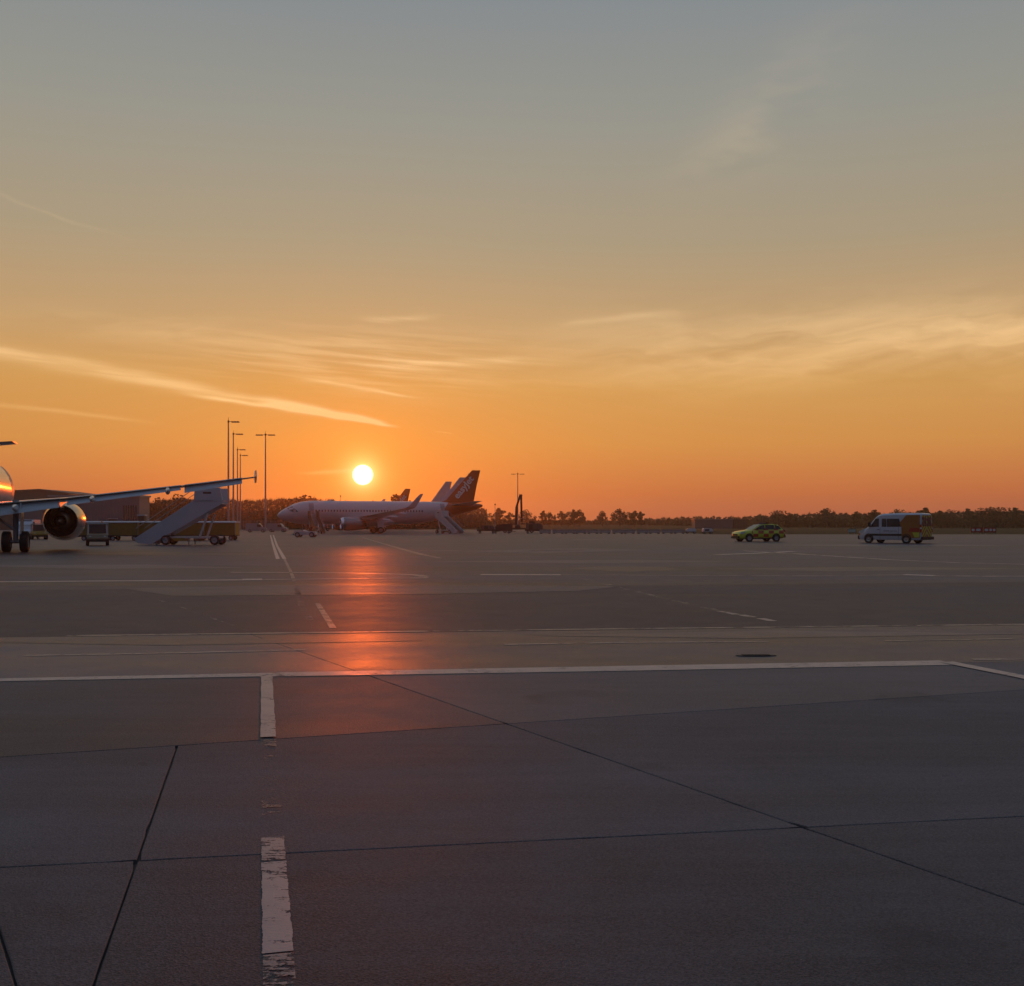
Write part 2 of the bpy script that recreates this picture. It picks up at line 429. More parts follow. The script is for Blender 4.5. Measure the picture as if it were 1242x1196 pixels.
# ================================================================== the ground
def terrain(X, Y):
    t = min(max((Y - 350) / 700.0, 0), 1); return 5.0 * t * t * (3 - 2 * t)
gx = [-1500, -1000, -600, -300, -150, 0, 150, 300, 600, 1000, 1500]
gy = [-300, -50, 100, 200, 300, 350] + [350 + 50 * i for i in range(1, 17)] + [1300, 1480]
g = MB(); rows = [g.ring([(x, y, terrain(x, y) - 0.06) for x in gx]) for y in gy]
for a, b in zip(rows, rows[1:]):
    for i in range(len(gx) - 1): g.f.append([a[i], a[i + 1], b[i + 1], b[i]])
tag(g.build('ground', grass_mat, smooth=True), kind='structure')

apron = tag(thing('apron', (0, 0, 0)), kind='structure')
def clip(poly, a, nrm):
    """part of a convex polygon on the positive side of a line"""
    out = []
    for i, p in enumerate(poly):
        q = poly[(i + 1) % len(poly)]
        dp, dq = (p - a).dot(nrm), (q - a).dot(nrm)
        if dp >= 0: out.append(p)
        if (dp > 0 and dq < 0) or (dp < 0 and dq > 0): out.append(p + (q - p) * (dp / (dp - dq)))
    return out
def line(x0, y0, x1, y1):
    a, b = P(x0, y0).to_2d(), P(x1, y1).to_2d(); d = (b - a).normalized()
    return a, Vector((-d.y, d.x))
def cut(polys, ln, gap, test=None):
    out = []
    for p in polys:
        if test and not test(p): out.append(p); continue
        a, nr = ln
        u = clip(p, a + nr * gap / 2, nr); w = clip(p, a - nr * gap / 2, -nr)
        for q in (u, w):
            if len(q) >= 3: out.append(q)
    return out
def inset(poly, d):
    n = len(poly); c = sum(poly, Vector((0, 0))) / n
    out = poly
    res = poly
    for i in range(n):
        a, b = poly[i], poly[(i + 1) % n]
        if (b - a).length < 1e-4: continue
        t = (b - a).normalized(); nr = Vector((-t.y, t.x))
        if (c - a).dot(nr) < 0: nr = -nr
        res = clip(res, a + nr * d, nr)
    return res
def pave(name, poly, mat, bev=0.0, dz=0.0, parent=apron, chip=None):
    m = MB()
    if chip:
        # edges broken up a little, as worn slab arrises are
        lo, hi = [], []; c = sum(poly, Vector((0, 0))) / len(poly)
        for i, a in enumerate(poly):
            b = poly[(i + 1) % len(poly)]; L = (b - a).length
            if L < .02: continue
            t = (b - a) / L; nr = Vector((-t.y, t.x))
            if (c - a).dot(nr) < 0: nr = -nr
            n = max(2, min(160, int(L / .12)))
            for k in range(n):
                f = (k + .5 * (k == 0) * .2) / n; q = a + (b - a) * f
                j = abs(chip.gauss(0, .0009)) + .0007 * (1 + math.sin(q.x * 3.1 + q.y * 2.3)) + (.010 * chip.random() if chip.random() < .05 else 0)
                if k == 0: j = .0004
                p = q + nr * j; lo.append((p.x, p.y)); p2 = p + nr * (bev + abs(chip.gauss(0, .001))); hi.append((p2.x, p2.y))
        m.loft([[(x, y, -.05) for x, y in lo], [(x, y, dz - bev * .7) for x, y in lo], [(x, y, dz) for x, y in hi]], False, True)
        return m.build(name, mat, parent)
    top = inset(poly, bev) if bev else poly
    if bev and len(top) == len(poly):
        m.loft([[(p.x, p.y, -0.05) for p in poly], [(p.x, p.y, dz - bev * 0.7) for p in poly], [(p.x, p.y, dz) for p in top]], False, True)
    else:
        m.loft([[(p.x, p.y, -0.05) for p in poly], [(p.x, p.y, dz) for p in poly]], False, True)
    return m.build(name, mat, parent)
V2 = lambda x, y: Vector((x, y))
BIG = [V2(-400, -40), V2(400, -40), V2(400, 168), V2(34, 174), V2(30, 345), V2(-400, 345)]
L1 = line(0, 823, 1150, 804)          # near slabs / pale band
E1 = line(0, 773, 1242, 758)          # pale band / dark asphalt
F1 = line(0, 716, 1242, 706)          # dark asphalt / old asphalt
near = clip(clip([V2(-45, -12), V2(45, -12), V2(45, 14), V2(-45, 14)], L1[0], -L1[1]), L1[0], -L1[1])
T1 = line(0, 1052, 1242, 990); T2 = line(20, 917, 1100, 846); T3 = line(0, 1183, 1242, 1117)
J1 = line(300, 768, 1242, 1097); J2 = line(113, 1196, 215, 905); J3 = line(0, 1130, 20, 1196)
G = 0.0075
cen = lambda p: sum(p, Vector((0, 0))) / len(p)
side = lambda ln, p: (cen(p) - ln[0]).dot(ln[1])
# pieces nearer than the second cross joint carry the finer joints
far_n = clip(near, T2[0] + T2[1] * G / 2, T2[1]); near_n = clip(near, T2[0] - T2[1] * G / 2, -T2[1])
if cen(far_n).y < cen(near_n).y: far_n, near_n = near_n, far_n
slabs_far = cut([far_n], J1, G * 0.8)
slabs = cut([near_n], J1, G)
left_of = lambda ln: (lambda p: side(ln, p) * (Vector((-30, 3)) - ln[0]).dot(ln[1]) > 0)
slabs = cut(slabs, J2, G, left_of(J1))
slabs = cut(slabs, J3, G * 0.7, left_of(J2))
slabs = cut(slabs, T1, G * 0.75)
CH = random.Random(11)
for p in slabs: pave('slab', p, slab_mat, 0.004, chip=CH)
for p in slabs_far: pave('slab', p, slab_far_mat, 0.005, chip=CH)
tag(MB().poly([(-46, -13, -0.016), (46, -13, -0.016), (46, 22, -0.016), (-46, 22, -0.016)]).build('joint_sealant', sealant, apron))
# pale band, dark asphalt, old asphalt
rest = clip(BIG, L1[0] + L1[1] * 0.004, L1[1])
band = clip(rest, E1[0] - E1[1] * 0.004, -E1[1])
for p in cut([clip(clip(band, V2(-45, 0), V2(1, 0)), V2(45, 0), V2(-1, 0))], J1, G * 0.7): pave('slab', p, band_mat, 0.005)
rest = clip(rest, E1[0] + E1[1] * 0.004, E1[1])
pave('asphalt_lane', clip(rest, F1[0] - F1[1] * 0.004, -F1[1]), dark_asphalt)
# the stands beyond are not convex: two fields
rest = clip(rest, F1[0] + F1[1] * 0.004, F1[1])
fieldA = [V2(-400, 60), V2(400, 60), V2(400, 168), V2(34, 174), V2(-400, 174)]
lowp = clip([V2(-400, 10), V2(400, 10), V2(400, 168), V2(-400, 168)], F1[0] + F1[1] * 0.004, F1[1])
pave('asphalt_field', lowp, far_asphalt)
pave('asphalt_field', [V2(-400, 168.01), V2(33, 168.01), V2(30, 345), V2(-400, 345)], far_asphalt)
# beyond the slabs' sides: plain worn concrete out of the frame
for s in (-1, 1):
    q = [V2(s * 45.02, -40), V2(s * 400, -40), V2(s * 400, 60), V2(s * 45.02, 60)]
    if s < 0: q = q[::-1]
    q = clip(q, E1[0] - E1[1] * 0.004, -E1[1]); pave('asphalt_shoulder', q, dark_asphalt)

def sheet(name, pts, mat, z=0.004, kind=None):
    """flat sheet through photograph points, laid on the pavement"""
    m = MB(); m.poly([(p.x, p.y, z) for p in pts]); o = m.build(name, mat, apron); return o
def stripe(pix, width, mat, z=0.004, name='painted_line', ragged=0):
    """painted line along photograph points, width in metres (one or a list)"""
    pts = [P(*p).to_2d() for p in pix]
    if ragged:
        a, b = pts[0], pts[-1]; rg = random.Random(int(a.y * 977)); d = (b - a).normalized(); nr = Vector((-d.y, d.x))
        L = [a + (b - a) * (i / ragged) for i in range(ragged + 1)]; w = width / 2; m = MB()
        j = [(rg.gauss(0, .0013) + .0015 * math.sin(i * .31), rg.gauss(0, .0013) + .0015 * math.sin(i * .27 + 1)) for i in range(ragged + 1)]
        for i in range(ragged):
            q = [L[i] - nr * (w + j[i][0]), L[i + 1] - nr * (w + j[i + 1][0]), L[i + 1] + nr * (w + j[i + 1][1]), L[i] + nr * (w + j[i][1])]
            m.poly([(v.x, v.y, z) for v in q])
        return m.build(name, mat, apron)
    ws = width if isinstance(width, (list, tuple)) else [width] * len(pts)
    L, Rr = [], []
    for i, p in enumerate(pts):
        a = pts[max(i - 1, 0)]; b = pts[min(i + 1, len(pts) - 1)]
        d = (b - a).normalized(); nr = Vector((-d.y, d.x))
        L.append(p + nr * ws[i] / 2); Rr.append(p - nr * ws[i] / 2)
    m = MB()
    for i in range(len(pts) - 1):
        m.poly([(q.x, q.y, z) for q in (Rr[i], Rr[i + 1], L[i + 1], L[i])])
    return m.build(name, mat, apron)
# resurfaced strip with a pointed end, pale patches beyond
sheet('resurfaced_strip', [P(150, 714), P(210, 723), P(500, 721), P(700, 717), P(760, 711), P(400, 708.5)], strip_mat)
sheet('resurfaced_strip', [P(690, 690), P(760, 694), P(835, 691.5), P(800, 687.5), P(730, 687)], strip_mat)
sheet('resurfaced_strip', [P(560, 668.5), P(660, 671), P(800, 667), P(700, 665)], strip_mat)
for q in ([(-60, 686), (120, 690), (300, 688.5), (180, 685)], [(40, 671), (210, 674), (330, 672), (190, 669.5)], [(520, 681), (700, 683.5), (900, 681), (760, 679)],
          [(860, 690), (1010, 693), (1260, 690), (1060, 687.5)], [(930, 661), (1060, 663), (1240, 661.5), (1090, 660)], [(-40, 779), (200, 783), (520, 777), (260, 774)], [(640, 771), (900, 774.5), (1260, 769), (940, 765)]):
    sheet('resurfaced_strip', [P(*p) for p in q[::-1]], strip_mat if q[0][1] < 720 else pale_strip, 0.003)
# main stand line, corner and its neighbours
stripe([(-400, 834), (0, 825), (330, 818.5)], [0.15, 0.19, 0.24], line_good)
stripe([(330.5, 818.5), (700, 812), (1150, 804)], [0.27, 0.36, 0.36], line_good)
stripe([(1148, 803.5), (1242, 822), (1500, 880)], 0.17, line_good, 0.008)
stripe([(1180, 800), (1300, 800), (1600, 798)], 0.10, line_worn)
# dashed stand centreline
stripe([(323.5, 820.5), (325.5, 895)], 0.107, line_dash, 0.0085, ragged=90)
stripe([(325.8, 897), (330.5, 1014)], 0.10, line_trace)
stripe([(330.7, 1016), (332, 1044)], 0.105, line_worn, ragged=40)
stripe([(332.1, 1046), (337.5, 1156)], 0.106, line_dash, ragged=90)
stripe([(337.6, 1158), (350, 1500)], 0.105, line_ghost)
# band edge and fine lines on the pale band
stripe([(80, 771.5), (620, 764.5), (1242, 757.5), (1500, 755)], 0.16, line_faint)
stripe([(28, 795.5), (180, 793), (370, 788.5)], 0.10, line_worn)
stripe([(612, 782), (760, 779.5), (932, 778.5)], 0.10, line_worn)
stripe([(1073, 777.5), (1150, 776.5), (1228, 775)], 0.09, line_faint)
# taxi lines further out
stripe([(-300, 709), (0, 705.8), (300, 703.4)], 0.40, line_good)
stripe([(294, 703.3), (318, 703)], 0.75, line_good, 0.008)
stripe([(318.2, 703), (420, 702), (520, 701)], 0.30, line_worn)
stripe([(280, 694.2), (350, 694.4), (420, 695), (505, 697.2)], 0.30, line_good)
stripe([(505, 697.5), (522, 700.5)], 0.35, line_faint)
stripe([(583, 697), (680, 697.2)], 0.55, line_good)
stripe([(680.5, 697.2), (820, 698), (1000, 698.5), (1095, 697.2)], 0.20, line_faint)
stripe([(1095.5, 697), (1135, 698.3)], 0.50, line_good)
stripe([(1135.5, 698.3), (1190, 699), (1300, 699), (1500, 699)], 0.34, line_worn)
stripe([(328, 649), (331, 660), (337, 678)], 0.17, line_good)
stripe([(331.5, 649), (336, 662), (345, 678)], 0.17, line_good)
stripe([(345, 678.2), (352, 692), (357, 705)], 0.10, line_faint)
stripe([(358, 709), (366, 735), (376, 752)], 0.12, line_ghost)
stripe([(385, 732), (404, 762)], 0.10, line_faint)
stripe([(440, 652), (470, 661), (505, 671), (533, 677)], [0.2, 0.25, 0.4, 0.25], line_faint)
stripe([(510, 668), (562, 668)], 0.6, line_faint)
stripe([(640, 668.2), (712, 667.2)], 0.7, line_worn)
stripe([(695, 654.5), (728, 654.6)], 1.2, line_worn)
stripe([(870, 672.8), (915, 671.2), (962, 668.8)], 0.55, line_good)
stripe([(900, 668), (962, 671.5), (1080, 679), (1160, 682.5), (1300, 686)], [0.5, 0.6, 0.5, 0.4, 0.4], line_worn)
stripe([(700, 700), (790, 722), (872, 741)], 0.16, line_ghost)
stripe([(873, 741.5), (893, 745.5)], 0.15, line_worn); stripe([(899, 746), (914, 748.8)], 0.15, line_worn); stripe([(922, 750.2), (938, 753.5)], 0.15, line_worn)
stripe([(160, 718), (215, 735), (300, 765)], 0.05, line_ghost)

# ================================================================== wheels shared by every vehicle
WH = {}
def wheel(parent, pos, r, w, rim_mat=None, name='wheel'):
    key = (round(r, 3), round(w, 3))
    if key not in WH:
        prof = [(-w / 2, r * 0.60), (-w / 2, r * 0.90), (-w * 0.38, r), (w * 0.38, r), (w / 2, r * 0.90), (w / 2, r * 0.60)]
        t = MB().lathe(prof, (0, 0, 0), 'y', 20); t = t.mesh('wheel', True); auto_sharp(t, 40)
        q = MB().lathe([(-w * .45, r * 0.60), (-w * .36, r * 0.52), (-w * .30, r * 0.2), (-w * .42, r * .14), (-w * .42, 0.001)], (0, 0, 0), 'y', 16)
        q.lathe([(w * .45, r * 0.60), (w * .36, r * 0.52), (w * .30, r * 0.2), (w * .42, r * .14), (w * .42, 0.001)], (0, 0, 0), 'y', 16)
        q.lathe([(-w * .45, r * .61), (w * .45, r * .61)], (0, 0, 0), 'y', 16)
        WH[key] = (t, q.mesh('rim', True))
    t, q = WH[key]
    o = obj(name, t, rubber, parent); o.location = pos
    obj('rim', q, rim_mat or steel, o)
    return o

# ================================================================== airliners
def airfoil(le, chord, thick, z, y, twist=0.0, n=9):
    """closed wing section in an x-z plane: le is the leading edge x (forward positive)"""
    up, lo = [], []
    for k in range(n + 1):
        t = (1 - math.cos(PI * k / n)) / 2
        h = 5 * thick * (0.2969 * math.sqrt(t) - 0.126 * t - 0.3516 * t * t + 0.2843 * t ** 3 - 0.1015 * t ** 4)
        up.append((t, h * 0.6 * chord / chord)); lo.append((t, -h * 0.45))
    pts = up + lo[-2:0:-1]
    ct, st = math.cos(twist), math.sin(twist)
    return [(le - chord * t * ct + h * chord * st * 0, y, z + h * chord - chord * t * st) for t, h in pts]

def text_mesh(txt, size, bold=0.0):
    c = bpy.data.curves.new('lettering', 'FONT'); c.body = txt; c.size = size; c.offset = bold; c.extrude = 0.01
    c.align_x = 'LEFT'; c.resolution_u = 3
    o = bpy.data.objects.new('lettering', c); COL.objects.link(o)
    dg = bpy.context.evaluated_depsgraph_get()
    me = bpy.data.meshes.new_from_object(o.evaluated_get(dg))
    bpy.data.objects.remove(o); bpy.data.curves.remove(c)
    return me

def fuselage_mat(name, col):
    """painted fuselage with its row of small cabin windows and door outlines"""
    if name in MATS: return MATS[name]
    m, n, b = mat_new(name)
    co = n.n('ShaderNodeTexCoord').outputs['Object']; x, y, z = n.sep(co)
    fx = n.m('ABSOLUTE', n.sub(n.m('FRACT', n.mul(x, 1 / 0.53)), 0.5))
    w = n.mul(n.smooth(fx, 0.24, 0.19), n.smooth(n.m('ABSOLUTE', n.sub(z, 4.05)), 0.19, 0.15))
    w = n.mul(w, n.mul(n.smooth(x, -29.0, -28.8), n.smooth(x, -6.2, -6.4)))
    nz = n.noise(co, 0.8, 5.0, 0.6); nf = n.noise(n.vmul(co, (0.6, 4, 4)), 1.0, 4.0, 0.6)
    c = n.mix(n.mul(n.smooth(n.add(n.mul(nz, .5), n.mul(nf, .5)), 0.45, 0.7), 0.10), (*col, 1), (0.3, 0.29, 0.27, 1))
    n.put(b.inputs['Base Color'], n.mix(w, c, (0.02, 0.022, 0.026, 1)))
    n.put(b.inputs['Roughness'], n.add(0.24, n.mul(nf, 0.1)))
    b.inputs['Coat Weight'].default_value = 0.5; b.inputs['Coat Roughness'].default_value = 0.1
    MATS[name] = m; return m

def tail_livery():
    """white paint that turns orange along a slanting edge towards the tail"""
    if 'tail_livery' in MATS: return MATS['tail_livery']
    m, n, b = mat_new('tail_livery')
    co = n.n('ShaderNodeTexCoord').outputs['Object']; x, y, z = n.sep(co)
    f = n.sub(n.mul(x, -1.0), n.add(28.0, n.mul(n.sub(z, 2.2), .83)))
    n.put(b.inputs['Base Color'], n.mix(n.smooth(f, -.05, .05), (.62, .61, .62, 1), (0.55, 0.085, 0.013, 1)))
    b.inputs['Roughness'].default_value = .3; b.inputs['Coat Weight'].default_value = .4
    MATS['tail_livery'] = m; return m

def airliner(loc, heading, label, fin_h=11.76, fin_mat=orange, tail_mat=None, winglet='sharklet', lettering=None, group=None,
             flaps=False, tail_z=5.15, tail_dihedral=0.12, wing_tip_z=4.3, detail=True, text_mat=None):
    t = thing('airliner', loc, math.atan2(heading[1], heading[0]), label, 'airplane', group)
    fm = fuselage_mat('airliner_white', (0.62, 0.61, 0.62))
    st = [(0, .04, .04, 3.22), (.25, .42, .40, 3.24), (.7, .78, .74, 3.30), (1.4, 1.10, 1.08, 3.40), (2.1, 1.36, 1.36, 3.52), (3.0, 1.60, 1.68, 3.66),
          (4.2, 1.83, 1.92, 3.75), (5.5, 1.95, 2.04, 3.79), (6.5, 1.975, 2.07, 3.80), (12, 1.975, 2.07, 3.80), (18, 1.975, 2.07, 3.80), (24.0, 1.975, 2.07, 3.80),
          (26, 1.90, 1.98, 3.88), (28, 1.75, 1.80, 4.03), (30.5, 1.47, 1.48, 4.30), (33, 1.12, 1.10, 4.60), (35.5, .70, .70, 4.90), (37, .38, .40, 5.08), (37.57, .18, .20, 5.14)]
    def ring(s, ry, rz, zc, n=28): return [(-s, ry * math.cos(2 * PI * k / n), zc + rz * math.sin(2 * PI * k / n)) for k in range(n)]
    cutk = 13   # the painted tail begins beyond this station
    MB().loft([ring(*q) for q in st[:cutk]], True, False).build('fuselage', fm, t, True)
    tm = tail_mat or fm
    MB().loft([ring(*q) for q in st[cutk - 1:]], False, True).build('tail_section', tm, t, True)
    # wing box fairing under the belly
    MB().loft([ring(10.2, 1.0, .5, 2.2, 20), ring(12, 1.9, .95, 2.25, 20), ring(15, 2.1, 1.05, 2.25, 20), ring(19, 1.9, .95, 2.25, 20), ring(21.5, .9, .4, 2.3, 20)]).build('belly_fairing', white, t, True)
    # cockpit windows
    for s in (-1, 1):
        for a0, a1, s0, s1 in ((6, 36, 1.55, 2.35), (40, 66, 1.75, 2.60), (69, 84, 2.2, 3.05)):
            pts = []
            for aa, ss, hh in ((a0, s0, .35), (a1, s0 + (a1 - 20) * .008, .35), (a1, s1 + (a1 - 20) * .008, .80), (a0, s1, .80)):
                # interpolate hull at station ss and angle from the crown
                for q0, q1 in zip(st, st[1:]):
                    if q0[0] <= ss <= q1[0]:
                        u = (ss - q0[0]) / (q1[0] - q0[0]); ry = q0[1] + (q1[1] - q0[1]) * u; rz = q0[2] + (q1[2] - q0[2]) * u; zc = q0[3] + (q1[3] - q0[3]) * u
                ang = R(90 - aa)
                pts.append((-ss + .015, s * (ry + .02) * math.cos(ang), zc + (rz + .02) * math.sin(ang)))
            m = MB(); m.poly(pts); m.build('cockpit_window', glass, t)
    # cabin doors
    for s in (-1, 1):
        for sx_ in (5.8, 29.6):
            q = [k for k in st if k[0] >= sx_][0]; q = (1.955, 2.05, 3.80) if sx_ < 10 else (1.58, 1.60, 4.2)
            rr = []
            for xx in (-sx_ + .42, -sx_ - .42):
                rr.append([(xx, s * (q[0] + .02) * math.cos(a), q[2] + (q[1] + .02) * math.sin(a)) for a in [R(-10 + 10 * k) for k in range(7)]])
            MB().loft(rr, False, False, False).build('door', greyp, t, True)
    # wings
    for s in (-1, 1):
        secs = [(1.2, -10.9, 7.4, .13, 2.55), (3.0, -12.0, 6.1, .125, 2.70), (6.4, -13.9, 4.15, .115, 3.02), (10, -15.9, 3.2, .11, 3.02 + (wing_tip_z - 3.02) * .33),
                (14, -18.05, 2.25, .105, 3.02 + (wing_tip_z - 3.02) * .72), (16.6, -19.5, 1.6, .10, wing_tip_z)]
        rings = [airfoil(le, ch, th, z, s * y) for y, le, ch, th, z in secs]
        MB().loft(rings).build('wing', wing_grey, t, True, 50)
        if winglet == 'sharklet':
            wr = []
            for y, le, ch, dz, tilt in ((16.6, -19.5, 1.6, 0, 0), (17.1, -19.95, 1.45, .18, 35), (17.5, -20.5, 1.2, .75, 68), (17.75, -21.3, .85, 1.7, 78), (17.9, -22.0, .5, 2.4, 80)):
                th = 0.09; c, sn = math.cos(R(tilt)), math.sin(R(tilt)); pr = airfoil(0, ch, th, 0, 0)
                wr.append([(le + px, s * (y - pz * sn), wing_tip_z + dz + pz * c) for px, _, pz in pr])
            MB().loft(wr[1:]).build('winglet', white, t, True, 50)
            MB().loft(wr[:2]).build('wing_tip', wing_grey, t, True, 50)
        else:
            f = MB()
            f.prism([(-19.6, wing_tip_z), (-20.3, wing_tip_z + .34), (-20.9, wing_tip_z + .36), (-21.2, wing_tip_z), (-20.8, wing_tip_z - .34), (-20.3, wing_tip_z - .32)], 'y', s * 16.62, s * 16.70)
            f.build('wing_tip_fence', white, t)
        if flaps:
            # flaps and aileron a little lowered along the trailing edge
            def te(y):
                for q0, q1 in zip(secs, secs[1:]):
                    if q0[0] <= y <= q1[0]:
                        u = (y - q0[0]) / (q1[0] - q0[0]); le = q0[1] + (q1[1] - q0[1]) * u; ch = q0[2] + (q1[2] - q0[2]) * u; z = q0[4] + (q1[4] - q0[4]) * u
                        return le - ch, ch, z
            for ya, yb, k, drop, nm in ((2.2, 6.1, .17, .34, 'flap'), (6.5, 12.6, .20, .30, 'flap'), (12.8, 15.9, .26, .52, 'aileron')):
                rr = []
                for y in (ya, yb):
                    x, ch, z = te(y); c = ch * k
                    rr.append([(x + c * .95, s * y, z + .01), (x + c * .5, s * y, z + .05), (x - c * .35, s * y, z - drop * ch * .30), (x - c * .42, s * y, z - drop * ch * .34), (x + c * .3, s * y, z - .13), (x + c * .95, s * y, z - .10)])
                MB().loft(rr).build(nm, wing_grey, t, True, 60)
        # flap track fairings
        for y in (3.9, 7.9, 11.9):
            u = max((y - 6.4) / 10.2, 0); te = -18.0 - (21.1 - 18.0) * (y / 16.6); z = (2.72 if y < 5 else 3.02 + (wing_tip_z - 3.02) * u) - .16
            L_ = 2.6 - y * .07; kf = .74
            prof = [(te + L_ * .75, .02), (te + L_ * .55, .16), (te + L_ * .2, .26), (te - L_ * .15, .20), (te - L_ * .35, .03)]
            MB().loft([[(a, s * y + r * kf * .75 * math.cos(2 * PI * k / 12), z - .10 + r * kf * 1.1 * math.sin(2 * PI * k / 12)) for k in range(12)] for a, r in prof]).build('flap_fairing', white, t, True, 60)
        # engine
        ey, ez, ex = s * 5.75, 1.74, -10.4
        eng = MB().lathe([(ex - .10, 1.03), (ex - .45, 1.14), (ex - 1.2, 1.20), (ex - 2.3, 1.17), (ex - 3.1, 1.07), (ex - 3.7, .95), (ex - 3.72, .92), (ex - 3.4, .91)], (0, ey, ez), 'x', 32).build('engine', nacelle_m, t, True)
        MB().lathe([(ex - .45, 1.142), (ex - .22, 1.10), (ex - .06, 1.02), (ex, .95), (ex - .05, .90), (ex - .22, .86), (ex - .40, .85)], (0, ey, ez), 'x', 36).build('intake_lip', chrome, eng, True, 80)
        MB().lathe([(ex - .40, .85), (ex - .8, .86), (ex - 1.25, .87)], (0, ey, ez), 'x', 28).build('intake_duct', duct, eng, True)
        MB().lathe([(ex - 1.5, .88), (ex - 1.5, .01)], (0, ey, ez), 'x', 24).build('fan_casing', black, eng)
        if detail:
            for k in range(24):
                a = 2 * PI * k / 24; ca, sa = math.cos(a), math.sin(a)
                rad, tan = Vector((0, ca, sa)), Vector((0, -sa, ca)); o = Vector((0, ey, ez))
                pts = [o + rad * .24 + tan * -.03 + Vector((ex - 1.12, 0, 0)), o + rad * .84 + tan * -.085 + Vector((ex - 1.15, 0, 0)),
                       o + rad * .84 + tan * .085 + Vector((ex - 1.38, 0, 0)), o + rad * .24 + tan * .03 + Vector((ex - 1.32, 0, 0))]
                MB().poly(pts).build('fan_blade', dark_metal, eng)
        MB().lathe([(ex - .75, .01), (ex - .85, .10), (ex - 1.02, .20), (ex - 1.2, .26), (ex - 1.3, .27)], (0, ey, ez), 'x', 20).build('spinner', greyp, eng, True)
        MB().lathe([(ex - 3.4, .91), (ex - 2.8, .90), (ex - 2.4, .89), (ex - 2.4, .5)], (0, ey, ez), 'x', 28).build('fan_duct', duct, eng, True)
        MB().lathe([(ex - 2.4, .66), (ex - 3.4, .64), (ex - 4.2, .50), (ex - 4.55, .42), (ex - 4.55, .39), (ex - 3.9, .38)], (0, ey, ez), 'x', 24).build('exhaust_nozzle', dark_metal, eng, True)
        MB().lathe([(ex - 3.9, .26), (ex - 4.5, .20), (ex - 5.0, .02)], (0, ey, ez), 'x', 16).build('exhaust_cone', steel, eng, True)
        MB().box(ex - 3.5, ex - 2.5, ey - .09, ey + .09, ez + .55, ez + .90).build('bifurcation', greyp, eng)
        MB().prism([(ex - .9, ez + 1.12), (ex - 2.6, ez + 1.38), (ex - 4.2, ez + 1.30), (ex - 6.6, ez + 1.12), (ex - 5.2, ez + .75), (ex - 3.4, ez + .82), (ex - 2.0, ez + 1.06)], 'y', ey - .17, ey + .17).build('pylon', white, t)
        # main gear
        gx_, gy_ = -17.7, s * 3.8
        gear = MB().tube((gx_, gy_, .58), (gx_ + .1, gy_, 2.9), .13, .17, 12).build('main_gear', greyp, t, True)
        MB().tube((gx_, gy_ - .62, .58), (gx_, gy_ + .62, .58), .10, .10, 10).build('axle', steel, gear, True)
        MB().tube((gx_, gy_, 1.2), (gx_ + .05, gy_ - s * 1.7, 2.5), .07, .07, 8).build('side_stay', steel, gear, True)
        MB().path([(gx_ + .16, gy_, .8), (gx_ + .42, gy_, 1.05), (gx_ + .16, gy_, 1.4)], .045, 6).build('torque_link', steel, gear)
        MB().box(gx_ - .55, gx_ + .55, gy_ + s * .30, gy_ + s * .34, 1.0, 2.75).build('gear_door', white, gear)
        for d in (-.46, .46): wheel(t, (gx_, gy_ + d, .58), .58, .42, greyp)
        # tailplane
        MB().loft([airfoil(-30.9, 4.2, .10, tail_z, s * .5), airfoil(-32.5, 2.9, .10, tail_z + 2.7 * tail_dihedral, s * 3.2), airfoil(-34.4, 1.45, .09, tail_z + 5.7 * tail_dihedral, s * 6.22)]).build('tailplane', wing_grey, t, True, 50)
    # nose gear
    ng = MB().tube((-5.07, 0, .38), (-5.0, 0, 2.2), .09, .11, 10).build('nose_gear', greyp, t, True)
    MB().tube((-5.07, -.3, .38), (-5.07, .3, .38), .06, .06, 8).build('axle', steel, ng, True)
    MB().lathe([(-4.80, .02), (-4.78, .13), (-4.86, .14)], (0, 0, 1.5), 'x', 12).build('taxi_lamp', lens, ng, True)
    for d in (-.25, .25): wheel(t, (-5.07, d, .38), .38, .22, greyp)
    # fin
    def fs(le, ch, z, th=.10):
        pr = airfoil(0, ch, th, 0, 0)
        return [(le + px, pz * 1.0 if pz else 0.0, z) for px, _, pz in pr]
    zt = fin_h
    MB().loft([fs(-27.6, 8.0, 5.05, .05), fs(-30.6, 5.35, 6.15, .09), fs(-33.1, 3.4, 6.15 + (zt - 6.15) * .5, .095), fs(-35.6, 1.6, zt, .09)]).build('fin', fin_mat, t, True, 50)
    if lettering:
        me = text_mesh(lettering, 1.75, .05)
        me.materials.append(text_mat or sign_white)
        for s in (1, -1):
            o = obj('lettering', me, None, t)
            # on the port face the word climbs from the fin's root to its tip
            p0 = Vector((-32.75, 0.36 * s, 6.30)); run = Vector((-4.05, 0, 4.9)).normalized()
            if s < 0: p0 = Vector((-35.9, -.36, 10.9)); run = -run
            nrm = Vector((0, s, 0)); up = nrm.cross(run)
            M3 = Matrix((run, up, nrm)).transposed(); o.matrix_local = Matrix.Translation(p0) @ M3.to_4x4()
    # lamps and blade aerials
    MB().prism([(-9.0, 5.86), (-9.5, 6.18), (-9.75, 6.18), (-9.6, 5.86)], 'y', -.02, .02).build('blade_aerial', white, t)
    MB().lathe([(5.86, .12), (5.98, .09), (6.02, .01)], (-17.0, 0, 0), 'z', 10).build('beacon', red_lens, t, True)
    return t

def rot(v, deg):
    c, s = math.cos(R(deg)), math.sin(R(deg)); return (v[0] * c - v[1] * s, v[0] * s + v[1] * c)
